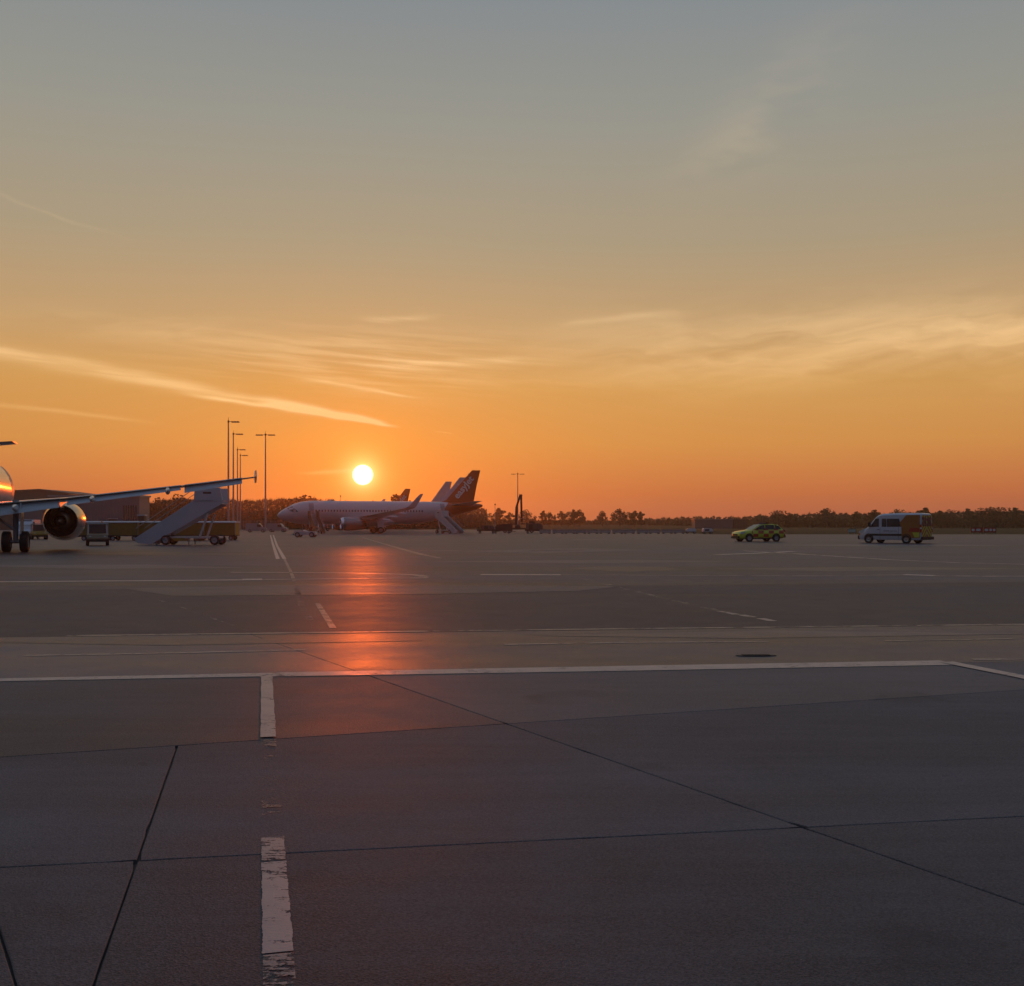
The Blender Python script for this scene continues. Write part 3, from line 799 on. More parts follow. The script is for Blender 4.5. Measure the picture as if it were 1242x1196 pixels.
# the airliner whose wing reaches in from the left, seen from behind; placed by its starboard main gear
gp = P(19, 669.5)
away = Vector((gp.x, gp.y)).normalized()
hd = rot((away.x, away.y), -8.0)
hx = Vector((hd[0], hd[1])); rgt = Vector((hx.y, -hx.x))
nose = gp.to_2d() + hx * 17.7 - rgt * 3.8
airliner((nose.x, nose.y, 0), hd, 'white airliner seen from behind, its long wing and engine entering at the edge', winglet='fence', flaps=True, fin_mat=white,
         tail_z=4.45, tail_dihedral=0.07, wing_tip_z=4.25, group='parked airliners')
# the row of airliners beneath the sun, noses to the left
HD = rot((-1, 0), 17.0); hv = Vector(HD)
def by_tail(xpix, Y): return Vector((atX(xpix, Y), Y)) - (-hv) * 37.1
def row(xpix, Y, **kw):
    n = by_tail(xpix, Y); return airliner((n.x, n.y, 0), HD, **kw)
row(582, 192, label='nearest airliner under the sun, orange tail fin with white lettering', fin_h=11.76, fin_mat=orange, tail_mat=tail_livery(), lettering='easyJet', group='parked airliners', detail=False)
fin_b = paint('mauve_white_fin', (0.62, 0.58, 0.62), 0.35)
row(565.5, 230, label='second airliner in the row, its pale fin just behind the lettered orange fin', fin_h=12.2, fin_mat=fin_b, tail_mat=tail_livery(), group='parked airliners', detail=False)
row(547.5, 268, label='third airliner in the row with a plain pale grey tail fin', fin_h=12.9, fin_mat=dirty_white, group='parked airliners', detail=False)
row(497.5, 310, label='farthest airliner of the row, small orange and white fin nearest the sun', fin_h=12.5, fin_mat=orange, group='parked airliners', lettering='easyJet', detail=False)

# ================================================================== passenger stairs
def stairs(loc, rz, label, side_mat, scale=1.0, group='mobile passenger stairs'):
    """climbs along +x; ground at z = 0"""
    t = thing('passenger_stairs', loc, rz, label, 'stairs', group); t.scale = (scale,) * 3
    x0, z0, x1, z1 = -3.05, 0.45, 1.25, 3.15                    # foot and head of the flight
    for s in (-1, 1):
        y = s * .78
        MB().prism([(x0 - .15, z0 - .32), (x0 - .38, z0 - .02), (x0 - .40, z0 + .04), (x1 - .05, z1 + .30), (x1 + 2.0, z1 + .18), (x1 + 1.95, z1 - .08), (x0 + .85, z0 - .42)], 'y', y - .035, y + .035).build('side_panel', side_mat, t)
        pp = MB().prism([(x1 - .10, z1 + .20), (x1 - .02, z1 + 1.16), (x1 + 1.92, z1 + 1.16), (x1 + 2.10, z1 + .24)], 'y', y - .045 + s * .05, y + .045 + s * .05).build('platform_panel', side_mat, t)
        MB().box(x1 + .62, x1 + 1.25, y + s * .096 - .004, y + s * .096 + .004, z1 + .72, z1 + .86).build('dark_plate', black, pp)
        MB().path([(x0 - .3, y, z0 + .80), (x1 + .05, y, z1 + 1.2), (x1 + 1.9, y, z1 + 1.22)], .025, 8).build('handrail', steel, t)
        MB().bar((x1 + .35, y * 1.05, .62), (x1 + .95, y * 1.05, 2.35), .12, .12).build('strut', dirty_white, t)
        MB().bar((x0 + 1.9, y * .9, .60), (x0 + 2.0, y * .9, 1.35), .10, .10).build('strut', greyp, t)
    n = 16
    for i in range(n):
        f = i / (n - 1); x = x0 + (x1 - x0) * f; z = z0 - .1 + (z1 - z0 + .1) * f
        MB().box(x - .14, x + .16, -.72, .72, z - .03, z).build('step', greyp, t)
    MB().box(x1 + .12, x1 + 2.0, -.72, .72, z1 - .06, z1).build('platform', greyp, t)
    MB().box(-2.0, 2.95, -.55, .55, .50, .66).build('chassis', dirty_white, t)
    MB().box(-.55, .35, -.62, .62, .30, .52).build('engine_box', yellow, t)
    MB().box(1.0, 1.5, -.5, .5, .28, .48).build('battery_box', brownp, t)
    MB().bar((-3.1, 0, .22), (-2.0, 0, .55), .12, .10).build('drawbar', dirty_white, t)
    MB().lathe([(-.05, .001), (-.05, .09), (.05, .09), (.05, .001)], (-3.15, -.55, .20), 'x', 12).build('glint_disc', chrome, t, True)  # polished disc, not a lamp: added at the stair foot for a glint
    for xx in (-1.05, 2.72):
        for s in (-1, 1): wheel(t, (xx, s * .72, .38), .38, .22)
    for xx in (-1.8, .7):
        for s in (-1, 1): MB().tube((xx, s * .66, .02), (xx, s * .66, .55), .05, .05, 8).build('stabiliser', steel, t)
    return t
side_blue = paint('blue_grey_panel', (0.56, 0.58, 0.62), 0.5, dirt=0.12)
Ys = 78.5
stairs((atX(222, Ys), Ys, 0), R(-3), 'grey mobile passenger stairs standing alone beneath the wing tip', side_blue)
# the stairs at the rear door of the lettered airliner
def on_row(aft, left_, xpix=582, Y=192):
    n = by_tail(xpix, Y); L = Vector((-hv.y, hv.x)); p = n - hv * aft + L * left_; return p
p = on_row(29.6, 6.6); ang = math.atan2(-Vector((-hv.y, hv.x)).y, -Vector((-hv.y, hv.x)).x)
stairs((p.x, p.y, 0), ang + R(26), 'white passenger stairs at the rear door of the lettered orange-tailed airliner', dirty_white, 0.95)
p = on_row(6.3, 5.2)
stairs((p.x, p.y, 0), ang + R(8), 'passenger stairs at the front door of the nearest airliner under the sun', brownp, 0.92)

# ================================================================== baggage carts, tractors, vans
def cart():
    t = thing('baggage_cart', (0, 0, 0), 0)
    MB().box(-1.5, 1.5, -.75, .75, .42, .52).build('deck', dark_metal, t)
    MB().prism([(-.80, 1.72), (-.80, 1.80), (-.45, 1.90), (.45, 1.90), (.80, 1.80), (.80, 1.72)], 'x', -1.56, 1.56).build('roof', dirty_white, t)
    for x in (-1.45, 1.45):
        for y in (-.7, .7): MB().box(x - .03, x + .03, y - .03, y + .03, .52, 1.72).build('post', steel, t)
    for s in (-1, 1):
        rr = []
        for i in range(13):
            x = -1.42 + 2.84 * i / 12; w = .025 * math.sin(i * 2.3) + .01 * math.sin(i * 5.1)
            rr.append([(x, s * (.74 + w), .50), (x, s * (.745 + w * .5), 1.1), (x, s * .73, 1.72)])
        MB().loft(rr, False, False, False).build('side_curtain', canvas, t, True, 80)
    for s in (-1, 1): MB().box(s * 1.47 - .02, s * 1.47 + .02, -.68, .68, .52, 1.70).build('end_panel', yellow, t)
    MB().bar((1.5, 0, .40), (2.1, 0, .36), .08, .08).build('drawbar', dark_metal, t)
    for x in (-1.05, 1.05):
        for y in (-.62, .62): wheel(t, (x, y, .24), .24, .16)
    return t
c0 = cart()
cart_lbl = ['yellow curtained baggage cart behind the tow tractor, nearest the engine', 'yellow curtained baggage cart just before the foot of the grey stairs',
            'yellow curtained baggage cart half hidden by the foot of the grey stairs', 'yellow curtained baggage cart seen through the middle of the grey stairs', 'yellow curtained baggage cart at the end of the train under the stair platform']
for i, (xp, Yc) in enumerate(((118, 101), (153, 101), (190, 101.5), (232, 102), (270, 102.5))):
    c = c0 if i == 0 else copy_tree(c0)
    c.location = (atX(xp, Yc), Yc, 0); c.rotation_euler = (0, 0, R(180 + (2, -1, 3, 0, -2)[i]))
    tag(c, cart_lbl[i], 'baggage cart', 'train of yellow baggage carts')

def tractor(loc, rz, label, body_mat, cab=True):
    """small airport tow tractor, facing +x"""
    t = thing('tow_tractor', loc, rz, label, 'tractor', 'tow tractors')
    MB().prism([(-1.3, .30), (-1.3, .72), (-.2, .74), (.25, .88), (1.25, .80), (1.38, .55), (1.36, .30)], 'y', -.72, .72).build('body', body_mat, t)
    MB().box(1.36, 1.44, -.74, .74, .28, .46).build('bumper', black, t)
    if cab:
        for x, y in ((.35, -.66), (.35, .66), (-1.05, -.66), (-1.05, .66)): MB().bar((x, y, .74), (x - (.12 if x > 0 else 0), y * .95, 1.58), .09, .09).build('cab_post', dirty_white, t)
        MB().box(-1.15, .34, -.72, .72, 1.58, 1.66).build('cab_roof', dirty_white, t)
        MB().poly([(.36, -.60, .90), (.36, .60, .90), (.27, .57, 1.55), (.27, -.57, 1.55)]).build('windscreen', glass, t)
        MB().box(-.85, -.45, -.5, .5, .74, 1.12).build('seat', black, t)
        MB().lathe([(1.66, .07), (1.78, .06), (1.82, .01)], (-.4, .3, 0), 'z', 10).build('beacon', amber_lens, t, True)
    else:
        MB().box(-.95, -.55, -.5, .5, .74, 1.2).build('seat', black, t)
        MB().tube((-.1, 0, .8), (-.3, 0, 1.12), .03, .03, 8).build('steering_column', dark_metal, t)
    for s in (-1, 1):
        MB().lathe([(0, .001), (.0, .09), (-.04, .1)], (1.33, s * .5, .62), 'x', 12).build('headlight', lens, t)
        for x in (-.9, .9): wheel(t, (x, s * .68, .32), .32, .22)
    return t
Yt = 75.5
tractor((atX(113, Yt), Yt + .8, 0), R(-68), 'white-framed tow tractor facing us beside the engine', tan_m)
tractor((atX(47, 108), 108, 0), R(-60), 'small tow tractor in the shade behind the engine and landing gear', yellow)
tractor((atX(371, 128), 128, 0), R(178), 'lone open tow tractor on the apron below the nearest airliner', dirty_white, False)

def van_small(loc, rz, label, m, L=4.3, H=1.9):
    t = thing('parked_van', loc, rz, label, 'van', 'small parked vans')
    a = L / 2
    MB().prism([(-a, .3), (-a, H - .08), (-a + .12, H), (a - 1.5, H), (a - .95, H - .55), (a - .85, 1.05), (a - .08, .88), (a, .6), (a, .3)], 'y', -.85, .85).build('body', m, t)
    MB().poly([(a - .93, -.72, H - .60), (a - .93, .72, H - .60), (a - 1.44, .66, H - .05), (a - 1.44, -.66, H - .05)]).build('windscreen', glass, t)
    for s in (-1, 1):
        MB().box(a - 1.95, a - 1.15, s * .855 - .004, s * .855 + .004, 1.12, H - .25).build('side_window', glass, t)
        MB().lathe([(0, .001), (0, .10), (-.05, .11)], (a + .005, s * .6, .74), 'x', 10).build('headlight', lens, t)
        for x in (-a + .85, a - .8): wheel(t, (x, s * .76, .32), .32, .2)
    return t
van_small((atX(33, 112), 112, 0), R(-78), 'white van seen head-on behind the main landing gear', white, 4.6, 2.1)
van_small((atX(311, 215), 215, 0), R(8), 'pale van beside the fence beyond the stairs and tall masts', greyp)
van_small((atX(337, 225), 225, 0), R(-4), 'pale van parked just ahead of the airliner noses', greyp)

def gpu(loc, rz, label):
    t = thing('ground_power_unit', loc, rz, label, 'generator', 'white generator units')
    MB().prism([(-.85, .38), (-.85, .82), (-.7, .95), (.55, .95), (.85, .75), (.85, .38)], 'y', -.55, .55).build('housing', white, t)
    MB().box(-.8, .95, -.5, .5, .28, .38).build('chassis', black, t)
    MB().box(-.6, .2, -.56, -.552, .50, .80).build('grille', dark_metal, t)
    MB().bar((.9, 0, .33), (1.6, 0, .30), .07, .07).build('drawbar', black, t)
    for x in (-.55, .6):
        for s in (-1, 1): wheel(t, (x, s * .5, .2), .2, .12)
    return t
gpu((atX(838, 180), 180, 0), R(175), 'white generator trailer at the end of the pale barriers')
gpu((atX(858, 178), 178, 0), R(4), 'white generator trailer standing alone nearest the liveried car')

# low pale barriers along the apron edge
b0 = thing('concrete_barrier', (0, 0, 0), 0)
MB().prism([(-.26, .12), (-.24, .26), (-.12, .42), (-.09, .74), (.09, .74), (.12, .42), (.24, .26), (.26, .12)], 'x', -1.02, 1.02).build('body', concrete_m, b0)
for x in (-.7, .7): MB().box(x - .2, x + .2, -.22, .22, 0, .12).build('foot', dark_metal, b0)
nb = 12
ORD = ['first', 'second', 'third', 'fourth', 'fifth', 'sixth', 'seventh', 'eighth', 'ninth', 'tenth', 'eleventh', 'twelfth']
for i in range(nb):
    b = b0 if i == 0 else copy_tree(b0)
    Yb = 179 + .25 * i; xp = 662 + 14.6 * i + random.uniform(-1.5, 1.5)
    b.location = (atX(xp, Yb), Yb, 0); b.rotation_euler = (0, 0, R(random.uniform(-6, 6)))
    tag(b, ('low pale concrete barrier beside the dark dolly, first of the line' if i == 0 else 'low pale concrete barrier next to the generator trailer, last of the line' if i == nb - 1 else ORD[i] + ' low pale concrete barrier counting from the dark dollies'), 'barrier', 'line of concrete barriers')

# ================================================================== boom lift and dark trailers
def boom_truck(loc, rz):
    t = thing('boom_truck', loc, rz, 'dark truck with its jointed boom raised straight up', 'truck')
    MB().box(-3.4, 2.4, -1.1, 1.1, .65, .95).build('chassis', black, t)
    MB().prism([(2.0, .5), (2.0, 2.35), (3.1, 2.35), (3.5, 1.5), (3.6, .5)], 'y', -1.1, 1.1).build('cab', dark_metal, t)
    MB().poly([(3.12, -.95, 2.3), (3.12, .95, 2.3), (3.51, 1.0, 1.52), (3.51, -1.0, 1.52)]).build('windscreen', glass, t)
    MB().box(-3.3, -1.2, -1.1, 1.1, .95, 1.75).build('tank', dark_metal, t)
    MB().lathe([(.95, .6), (1.35, .55), (1.6, .4)], (-.2, 0, 0), 'z', 16, True, True).build('turntable', dark_metal, t)
    a = MB().bar((-.55, 0, 1.5), (-.40, 0, 5.2), .50, .50, (0, 1, 0)); a.bar((-.40, 0, 5.2), (.30, 0, 7.4), .40, .40, (0, 1, 0)); a.build('lower_boom', dark_metal, t)
    MB().bar((.62, 0, 2.2), (.50, 0, 7.5), .42, .42, (0, 1, 0)).build('upper_boom', dark_metal, t)
    MB().tube((.1, 0, 7.45), (.75, 0, 7.45), .22, .22, 10).build('boom_joint', dark_metal, t)
    bk = MB().box(.35, 1.25, -.6, .6, 1.75, 1.85).build('basket', dark_metal, t)
    MB().path([(.35, -.6, 2.8), (1.25, -.6, 2.8), (1.25, .6, 2.8), (.35, .6, 2.8), (.35, -.6, 2.8)], .03, 6).build('rail', steel, bk)
    for x in (-2.7, -1.7, 2.6):
        for s in (-1, 1): wheel(t, (x, s * .95, .48), .48, .3)
    return t
Yb = 205
boom_truck((atX(629, Yb), Yb, 0), R(0))
def dolly():
    t = thing('cargo_dolly', (0, 0, 0), 0)
    MB().box(-1.7, 1.7, -1.1, 1.1, .42, .55).build('deck', dark_metal, t)
    for s in (-1, 1): MB().box(-1.7, 1.7, s * 1.1 - .03, s * 1.1 + .03, .55, .72).build('side_rail', dark_metal, t)
    for i in range(6): MB().tube((-1.45 + .58 * i, -1.05, .58), (-1.45 + .58 * i, 1.05, .58), .05, .05, 8).build('roller', steel, t)
    MB().bar((1.7, 0, .4), (2.5, 0, .34), .09, .09).build('drawbar', black, t)
    for x in (-1.2, 1.2):
        for s in (-1, 1): wheel(t, (x, s * .85, .22), .22, .18)
    return t
def ballast(loc, rz, w, h, m, label):
    t = thing('cargo_container', loc, rz, label, 'container', 'dark cargo containers')
    MB().prism([(-w, 0), (-w, h), (w * .75, h), (w, h * .55), (w, 0)], 'y', -.75, .75).build('shell', m, t)
    for k in range(4): MB().box(-w + .1 + k * w * .42, -w + .16 + k * w * .42, -.775, -.755, .05, h - .1).build('rib', dark_metal, t)
    MB().box(-w + .5, -w + 1.2, -.79, -.77, .1, h - .15).build('curtain', black, t)
d0 = dolly(); purple = paint('purple_grey', (0.10, 0.075, 0.11), 0.6, dirt=.2)
dl = [('dark cargo dolly nearest the orange-tailed airliner', 590), ('dark cargo dolly just before the boom truck', 609), ('dark cargo dolly behind the boom truck, beside the barriers', 648)]
for i, (lb, xp) in enumerate(dl):
    d = d0 if i == 0 else copy_tree(d0); Yd = 187
    d.location = (atX(xp, Yd), Yd, 0); tag(d, lb, 'dolly', 'dark cargo dollies')
ballast((atX(592, 187), 187, .63), R(0), 1.2, .85, purple, 'low purple-grey container on the dolly nearest the orange-tailed airliner')
ballast((atX(610, 187), 187, .63), R(180), 1.4, 1.0, dark_metal, 'dark container on the dolly just before the boom truck')
ballast((atX(648, 187), 187, .63), R(0), 1.5, 1.2, clad2, 'tall dark container on the dolly beside the barriers')

# ================================================================== floodlight masts
def mast(H, two, name='floodlight_mast'):
    t = thing(name, (0, 0, 0), 0)
    MB().tube((0, 0, 0), (0, 0, H), .26, .13, 12).build('pole', greyp, t, True)
    MB().lathe([(0, .5), (.12, .5), (.14, .34), (.5, .30)], (0, 0, 0), 'z', 12, False, True).build('base_plate', concrete_m, t)
    hd_ = MB().lathe([(H - .35, .2), (H + .15, .2), (H + .25, .05), (H + .9, .03)], (0, 0, 0), 'z', 10, False, True).build('head', dark_metal, t)
    sides = (-1, 1) if two else (1,)
    for s in sides:
        MB().bar((0, 0, H - .05), (s * 2.2, 0, H - .18), .12, .12).build('arm', dark_metal, t)
        for k in range(3):
            x = s * (1.0 + .6 * k)
            l = MB().prism([(x - .26, H - .28), (x - .20, H - .02), (x + .20, H - .02), (x + .26, H - .28)], 'y', -.42, .42).build('floodlight', dark_metal, t)
            MB().box(x - .22, x + .22, -.38, .38, H - .295, H - .284).build('lens', lens, l)
    return t
m1 = mast(25, False); m2 = mast(25, True)
ml = [(m1, 277, 511, 'tallest single-armed floodlight mast, first in the cluster of four'), (None, 283, 526, 'second tallest single-armed mast in the cluster of four'),
      (None, 288, 545, 'third single-armed mast in the cluster, shorter and farther off'), (None, 291.5, 552, 'shortest farthest mast in the cluster of four')]
for src, xp, yt, lb in ml:
    o = src or copy_tree(m1); Yq = 23.5 * FPX / (HY - yt)
    o.location = (atX(xp, Yq), Yq, terrain(0, Yq)); tag(o, lb, 'mast', 'floodlight masts')
for i, (xp, yt, lb) in enumerate(((322, 527, 'lone double-armed floodlight mast between the cluster and the sun'), (628, 575, 'distant double-armed floodlight mast above the boom truck'))):
    o = m2 if i == 0 else copy_tree(m2); Yq = 23.5 * FPX / (HY - yt)
    if i: o.scale = (1.25, 1.25, 1.0)
    o.location = (atX(xp, Yq), Yq, terrain(0, Yq) * 0.3); tag(o, lb, 'mast', 'floodlight masts')
def thin_pole(xp, ytop, Y, lb):
    t = thing('thin_pole', (atX(xp, Y), Y, terrain(0, Y)), 0, lb, 'pole', 'thin poles')
    h = atZ(ytop, Y) - terrain(0, Y)
    MB().tube((0, 0, 0), (0, 0, h), .12, .06, 8).build('shaft', greyp, t); MB().box(-.18, .18, -.18, .18, h - .4, h).build('lamp_head', dark_metal, t)
thin_pole(600.5, 611, 300, 'thin pole just beyond the tailplane of the lettered airliner')
thin_pole(413, 601, 330, 'thin aerial pole above the fuselage under the sun')

# ================================================================== buildings
def warehouse():
    Y = 250; xl, xr = atX(60, Y), atX(169, Y); H = atZ(600.5, Y)
    t = thing('warehouse', (0, 0, 0), 0, 'flat-roofed grey ribbed warehouse behind the engine and wing', 'building')
    MB().box(xl, xr, Y, Y + 7, 0, H - .4).build('wall', clad, t)
    MB().box(xl - .3, xr + .3, Y - .35, Y + 7.3, H - .42, H).build('roof', greyp, t)
    n = 14; w = (xr - xl) / n
    for i in range(n):
        o = MB()
        o.prism([(xl + w * i + .05, Y), (xl + w * i + .05, Y - .12), (xl + w * i + w * .5, Y - .12), (xl + w * i + w * .55, Y - .05), (xl + w * (i + 1) - .1, Y - .05), (xl + w * (i + 1) - .1, Y)], 'z', .3, H - .5)
        o.build('wall_panel', clad, t)
    dx = atX(132, Y) ; d = MB().box(dx, dx + 2.2, Y - .20, Y - .13, 0, 3.0).build('door', black, t)
    MB().box(dx - .12, dx + 2.32, Y - .26, Y - .205, 3.0, 3.15).build('lintel', dirty_white, d)
    for i in range(6):
        x = atX(150 + i * 2.9, Y); MB().box(x, x + .26, Y - .22, Y - .13, 1.5, 6.3).build('window', glass, t)
    for x0 in (121, 142): MB().box(atX(x0, Y), atX(x0 + 8, Y), Y - .24, Y - .14, 1.8, 3.1).build('roller_shutter', shed_m, t)
warehouse()
def hangar():
    Y = 330; t = thing('gabled_hangar', (0, 0, 0), 0, 'dark low-pitched hangar roof showing above the wing root', 'building')
    xl, xm, xr = atX(-60, Y), atX(48, Y), atX(92, Y); ze, zr = atZ(599.5, Y), atZ(593, Y)
    MB().box(xl, xr, Y, Y + 30, 0, ze - .2).build('wall', clad2, t)
    MB().prism([(xl - .6, ze - .2), (xl - .6, ze + .1), (xm, zr), (xr + .6, ze + .1), (xr + .6, ze - .2), (xm, zr - .5)], 'y', Y - .6, Y + 30.6).build('roof', clad2, t)
    MB().prism([(xl, ze - .2), (xr, ze - .2), (xm, zr - .5)], 'y', Y - .05, Y + .2).build('gable', clad2, t)
    for i in range(3): MB().box(xl + 6 + 14 * i, xl + 16 + 14 * i, Y - .15, Y - .02, 0, 6).build('door', clad, t)
hangar()
def shed():
    Y = 420; z0 = terrain(0, Y) - .3; t = thing('long_shed', (0, 0, 0), 0, 'long low blue-grey shed beyond the apron, left of the liveried car', 'building')
    xl, xr = atX(843, Y), atX(889, Y); zt = atZ(629.5, Y)
    MB().box(xl, xr, Y, Y + 8, z0, zt - .25).build('wall', shed_m, t)
    MB().box(xl - .3, xr + .3, Y - .3, Y + 8.3, zt - .25, zt).build('roof', greyp, t)
    n = 4; w = (xr - xl) / n
    for i in range(n): MB().box(xl + w * i + .15, xl + w * (i + 1) - .15, Y - .08, Y, z0 + .2, zt - .4).build('wall_panel', shed_m, t)
    t = thing('dark_shed', (0, 0, 0), 0, 'small dark slatted shed directly behind the liveried car', 'building')
    xl, xr = atX(891, Y), atX(906, Y); zt = atZ(630.5, Y)
    MB().box(xl, xr, Y + .2, Y + 6, z0, zt).build('wall', clad2, t)
    for i in range(8): MB().box(xl + .3 + i * .62, xl + .55 + i * .62, Y + .05, Y + .2, z0, zt - .1).build('slat', dark_metal, t)
    MB().prism([(xl - .2, zt), (xr + .2, zt), (xr + .2, zt + .15), (xl - .2, zt + .3)], 'y', Y - .1, Y + 6.2).build('roof', clad2, t)
shed()
t = thing('equipment_cabinet', (atX(172.5, 106), 106, 0), 0, 'tall narrow brown cabinet with pale cap beside the warehouse corner', 'cabinet')
MB().box(-.32, .32, -.32, .32, .1, 2.45).build('body', brownp, t); MB().box(-.40, .40, -.40, .40, 2.45, 2.60).build('cap', dirty_white, t)
MB().box(-.45, .45, -.45, .45, 0, .1).build('plinth', concrete_m, t); MB().box(-.26, .26, -.345, -.325, .25, 2.3).build('door', brownp, t)
# perimeter fence beyond the stairs
def fence(x0, x1, Y, lb):
    t = thing('mesh_fence', (0, Y, 0), 0, lb, 'fence')
    n = int((x1 - x0) / 3.0)
    for i in range(n + 1):
        x = x0 + (x1 - x0) * i / n
        MB().tube((x, 0, 0), (x, 0, 2.6), .05, .05, 6).build('post', greyp, t)
    for z in (.15, 1.3, 2.45): MB().tube((x0, 0, z), (x1, 0, z), .025, .025, 6).build('rail', greyp, t)
    w = MB()
    x = x0
    while x < x1: w.box(x - .006, x + .006, .03, .042, .1, 2.45); x += .16
    w.build('wire_infill', greyp, t)['kind'] = 'stuff'
fence(atX(262, 238), atX(345, 238), 238, 'tall wire fence with closely set posts beyond the grey stairs')

# ================================================================== signs on the far grass
def sign_board(loc, w, h, m, label, marks=(), cat='sign', group=None):
    t = thing('airfield_sign', loc, 0, label, cat, group)
    z0 = .32
    MB().box(-w / 2, w / 2, -.10, .10, z0, z0 + h).build('box', dark_metal, t)
    MB().box(-w / 2 + .05, w / 2 - .05, -.112, -.102, z0 + .05, z0 + h - .05).build('face', m, t)
    for x in (-w * .36, w * .36): MB().tube((x, 0, 0), (x, 0, z0), .05, .05, 8).build('leg', steel, t)
    for cx_, ww in marks:
        hh = h * .24; zc = z0 + h * .52
        pts = []
        for k in range(20):
            a = 2 * PI * k / 20; pts.append((cx_ + math.copysign(abs(math.cos(a)) ** .6, math.cos(a)) * ww / 2, zc + math.copysign(abs(math.sin(a)) ** .6, math.sin(a)) * hh))
        MB().prism(pts, 'y', -.122, -.114).build('white_mark', sign_white, t)
    return t
Yg = 172.0
sign_board((atX(1184.5, Yg), Yg, -.06), 2.0, .85, sign_red, 'red airfield sign with white marks, nearer the minibus', ((-.62, .5), (.25, .75)), group='red airfield signs')
sign_board((atX(1200.5, Yg), Yg, -.06), 2.1, .85, sign_red, 'red airfield sign with white marks, farther from the minibus', ((-.62, .6), (.10, .42), (.68, .42)), group='red airfield signs')
sign_board((atX(1033, Yg), Yg, -.06), 1.45, .6, pale_green, 'small pale green board on the grass just ahead of the minibus')

